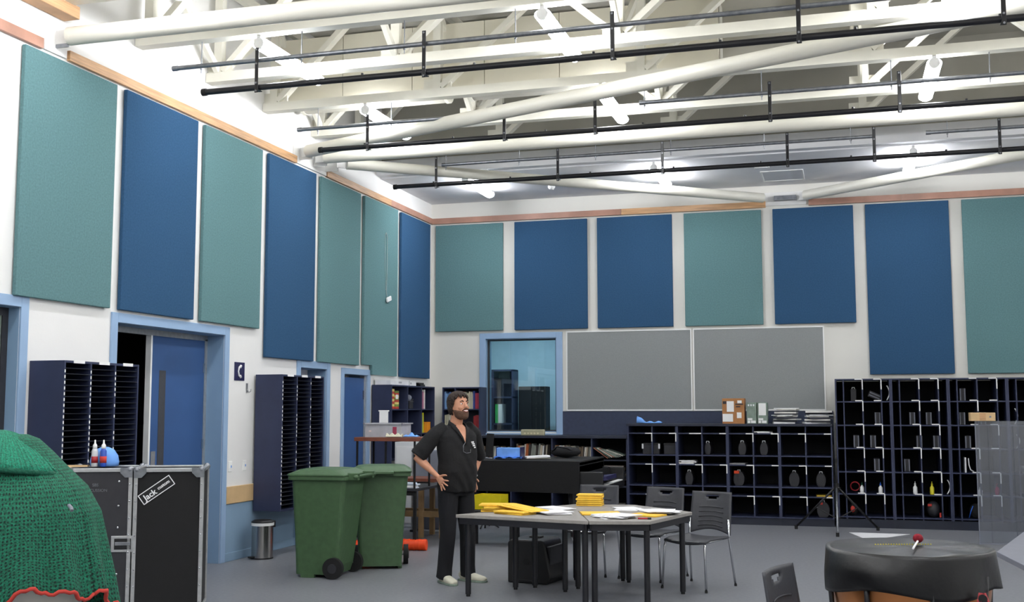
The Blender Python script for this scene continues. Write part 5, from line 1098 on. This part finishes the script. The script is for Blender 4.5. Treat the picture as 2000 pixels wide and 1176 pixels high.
for i in range(len(rows_h)-1):
    for k in range(hn):
        a = 2*math.pi*(k+.5)/hn; a = a if a < math.pi else 2*math.pi-a; z = rows_h[i][0][2]
        line = .080+.014*math.sin(k*.9)+.006*math.sin(k*2.3) if a < 1.0 else .080-.145*(a-1.0)/.45 if a < 1.45 else -.07 if a > 1.75 else -.068+.02*math.sin(k)
        if z < line: continue
        fs.append((i*hn+k, i*hn+(k+1) % hn, (i+1)*hn+(k+1) % hn, (i+1)*hn+k))
hg.add(vs, fs).build('hair', 'hair', body, smooth=True, solid=.016)
# --- trousers: hips and two legs in one piece
g = G()
loft(g, [((-.012, 0, 1.00), .170, .125), ((-.012, 0, .93), .178, .130), ((-.015, 0, .86), .180, .128), ((-.015, 0, .80), .165, .115)], (0, 1, 0), 26, 2.3)
FR, FL = Vector((.015, -.125, 0)), Vector((.03, .135, 0))
for F, hp in ((FR, Vector((-.01, -.088, .86))), (FL, Vector((-.01, .088, .86)))):
    kn = hp.lerp(F+Vector((-.01, 0, .08)), .52)+Vector((.02, 0, 0)); an = F+Vector((-.035, 0, .045))
    loft(g, [(hp+Vector((0, 0, .03)), .092, .105), (hp.lerp(kn, .35), .089, .098), (hp.lerp(kn, .75), .076, .083), (kn, .071, .078), (kn.lerp(an, .35), .068, .076), (kn.lerp(an, .75), .066, .074), (an+Vector((.006, 0, .03)), .067, .078), (an, .068, .082)], (0, 1, 0), 22, 2.2)
trou = merged(g, 'trousers', 'trous', man, .007, 5)
# --- polo shirt
g = G()
loft(g, [((.0, 0, .855), .186, .140), ((.005, 0, .89), .187, .145), ((.012, 0, .94), .190, .150), ((.020, 0, 1.03), .186, .155), ((.018, 0, 1.14), .190, .148), ((.006, 0, 1.26), .202, .136), ((-.008, 0, 1.34), .208, .122), ((-.018, 0, 1.395), .196, .100), ((-.022, 0, 1.432), .145, .080), ((-.022, 0, 1.462), .082, .068)], (0, 1, 0), 34, 2.35)
def sleeve(g, J):
    sh, el = J['sh'], J['el']; d = (el-sh)
    loft(g, [(sh-d*.12+Vector((0, -sh.y*.28, .01)), .060, .062), (sh+d*.06, .074, .072), (sh.lerp(el, .35), .078, .076), (sh.lerp(el, .70), .082, .080), (sh.lerp(el, .98), .086, .083)], (1, 0, 0), 20)
sleeve(g, JR); sleeve(g, JL)
sg = merged(g, 'polo_shirt', 'shirt', man, .007, 4)
for v in sg.data.vertices:   # soft creases
    c = v.co; amp = .0045*math.sin(c.z*38+c.y*29+3*math.sin(c.y*14))*(.4+.6*math.sin(c.z*9+c.y*6)**2); v.co += v.normal*amp*(1.2 if c.z < 1.1 else .7)
# open V neck showing skin, collar flaps
vz = lambda z: .135 if z < 1.34 else 0
P = lambda y, z: Vector((({1.29: .139, 1.33: .133, 1.37: .117, 1.41: .094, 1.44: .066, 1.47: .044}[z]), y*(.6 if z > 1.46 else 1), z))
G().add([P(0, 1.29)+Vector((.003, 0, 0)), P(-.018, 1.33), P(.018, 1.33), P(-.034, 1.37), P(.034, 1.37), P(-.048, 1.41), P(.048, 1.41), P(-.055, 1.44), P(.055, 1.44), P(-.052, 1.47), P(.052, 1.47)],
    [(0, 2, 1), (1, 2, 4, 3), (3, 4, 6, 5), (5, 6, 8, 7), (7, 8, 10, 9)]).build('open_neck', 'skin', body, smooth=True)
for s in (-1, 1):
    G().add([Vector((.147, s*.006, 1.275)), Vector((.140, s*.030, 1.33)), Vector((.110, s*.062, 1.385)), Vector((.060, s*.088, 1.43)), Vector((-.01, s*.088, 1.455)), Vector((-.075, s*.045, 1.465)), Vector((-.085, s*.0, 1.465)),
             Vector((.143, s*.0045, 1.30)), Vector((.132, s*.018, 1.35)), Vector((.098, s*.042, 1.415)), Vector((.056, s*.063, 1.468)), Vector((-.01, s*.068, 1.495)), Vector((-.070, s*.035, 1.505)), Vector((-.080, s*.0, 1.505))],
            [(i, i+1, i+8, i+7) for i in range(6)]).build('collar', 'shirt', sg, solid=.008, smooth=True)
G().tube([Vector((.146, .0, 1.30)), Vector((.155, -.03, 1.27)), Vector((.163, -.035, 1.215)), Vector((.166, 0, 1.20)), Vector((.165, .045, 1.205)), Vector((.158, .05, 1.235))], .0028, 6).build('hanging_glasses', 'galv', sg, smooth=True)
for k, (y, z, w_, h_) in enumerate(((.095, 1.30, .05, .012), (.10, 1.285, .055, .010), (.105, 1.268, .045, .014), (.112, 1.25, .03, .012))):
    G().cb((.128-.004*k*-1, y, z), (.006, w_, h_), Matrix.Rotation(.55, 4, 'Z')).build('chest_logo', 'paper', sg)
# watch, belt edge, shoes
wr = JL['wr']; d = (JL['wr']-JL['el']).normalized()
G().cyl(wr-d*.030, wr-d*.008, .030, .028, 20).build('watch_strap', 'steel', man, auto=True); G().cyl(wr-d*.019+Vector((.012, .026, .012)), wr-d*.019+Vector((.015, .034, .015)), .017, n=16).build('watch_face', 'paper', man)
for F, rz, nm in ((FR, -.12, 'shoe'), (FL, .38, 'shoe')):
    T = Matrix.Translation(F)@Matrix.Rotation(rz, 4, 'Z')
    g = G()
    loft(g, [(T@Vector((-.105, 0, .040)), .026, .032), (T@Vector((-.09, 0, .050)), .036, .046), (T@Vector((-.04, 0, .055)), .040, .052), (T@Vector((.03, 0, .043)), .044, .040), (T@Vector((.10, 0, .034)), .050, .030), (T@Vector((.155, 0, .028)), .044, .024), (T@Vector((.18, 0, .024)), .022, .014)], (0, 1, 0), 18, 2.4)
    sh = merged(g, nm, 'shoe', man, .006, 3)
    G().rings([[T@Vector((x, y, z)) for x, y in ((-.118, -.03), (-.118, .03), (-.04, .042), (.04, .044), (.10, .054), (.16, .044), (.19, .015), (.19, -.015), (.16, -.044), (.10, -.054), (.04, -.044), (-.04, -.042))] for z in (.0, .018)]).build('sole', 'gcard', sh, bevel=.004)
    for k in range(4): G().cyl(T@Vector((.02+.022*k, -.022, .079-.006*k)), T@Vector((.02+.022*k, .022, .079-.006*k)), .003, n=6).build('lace', 'paper', sh)
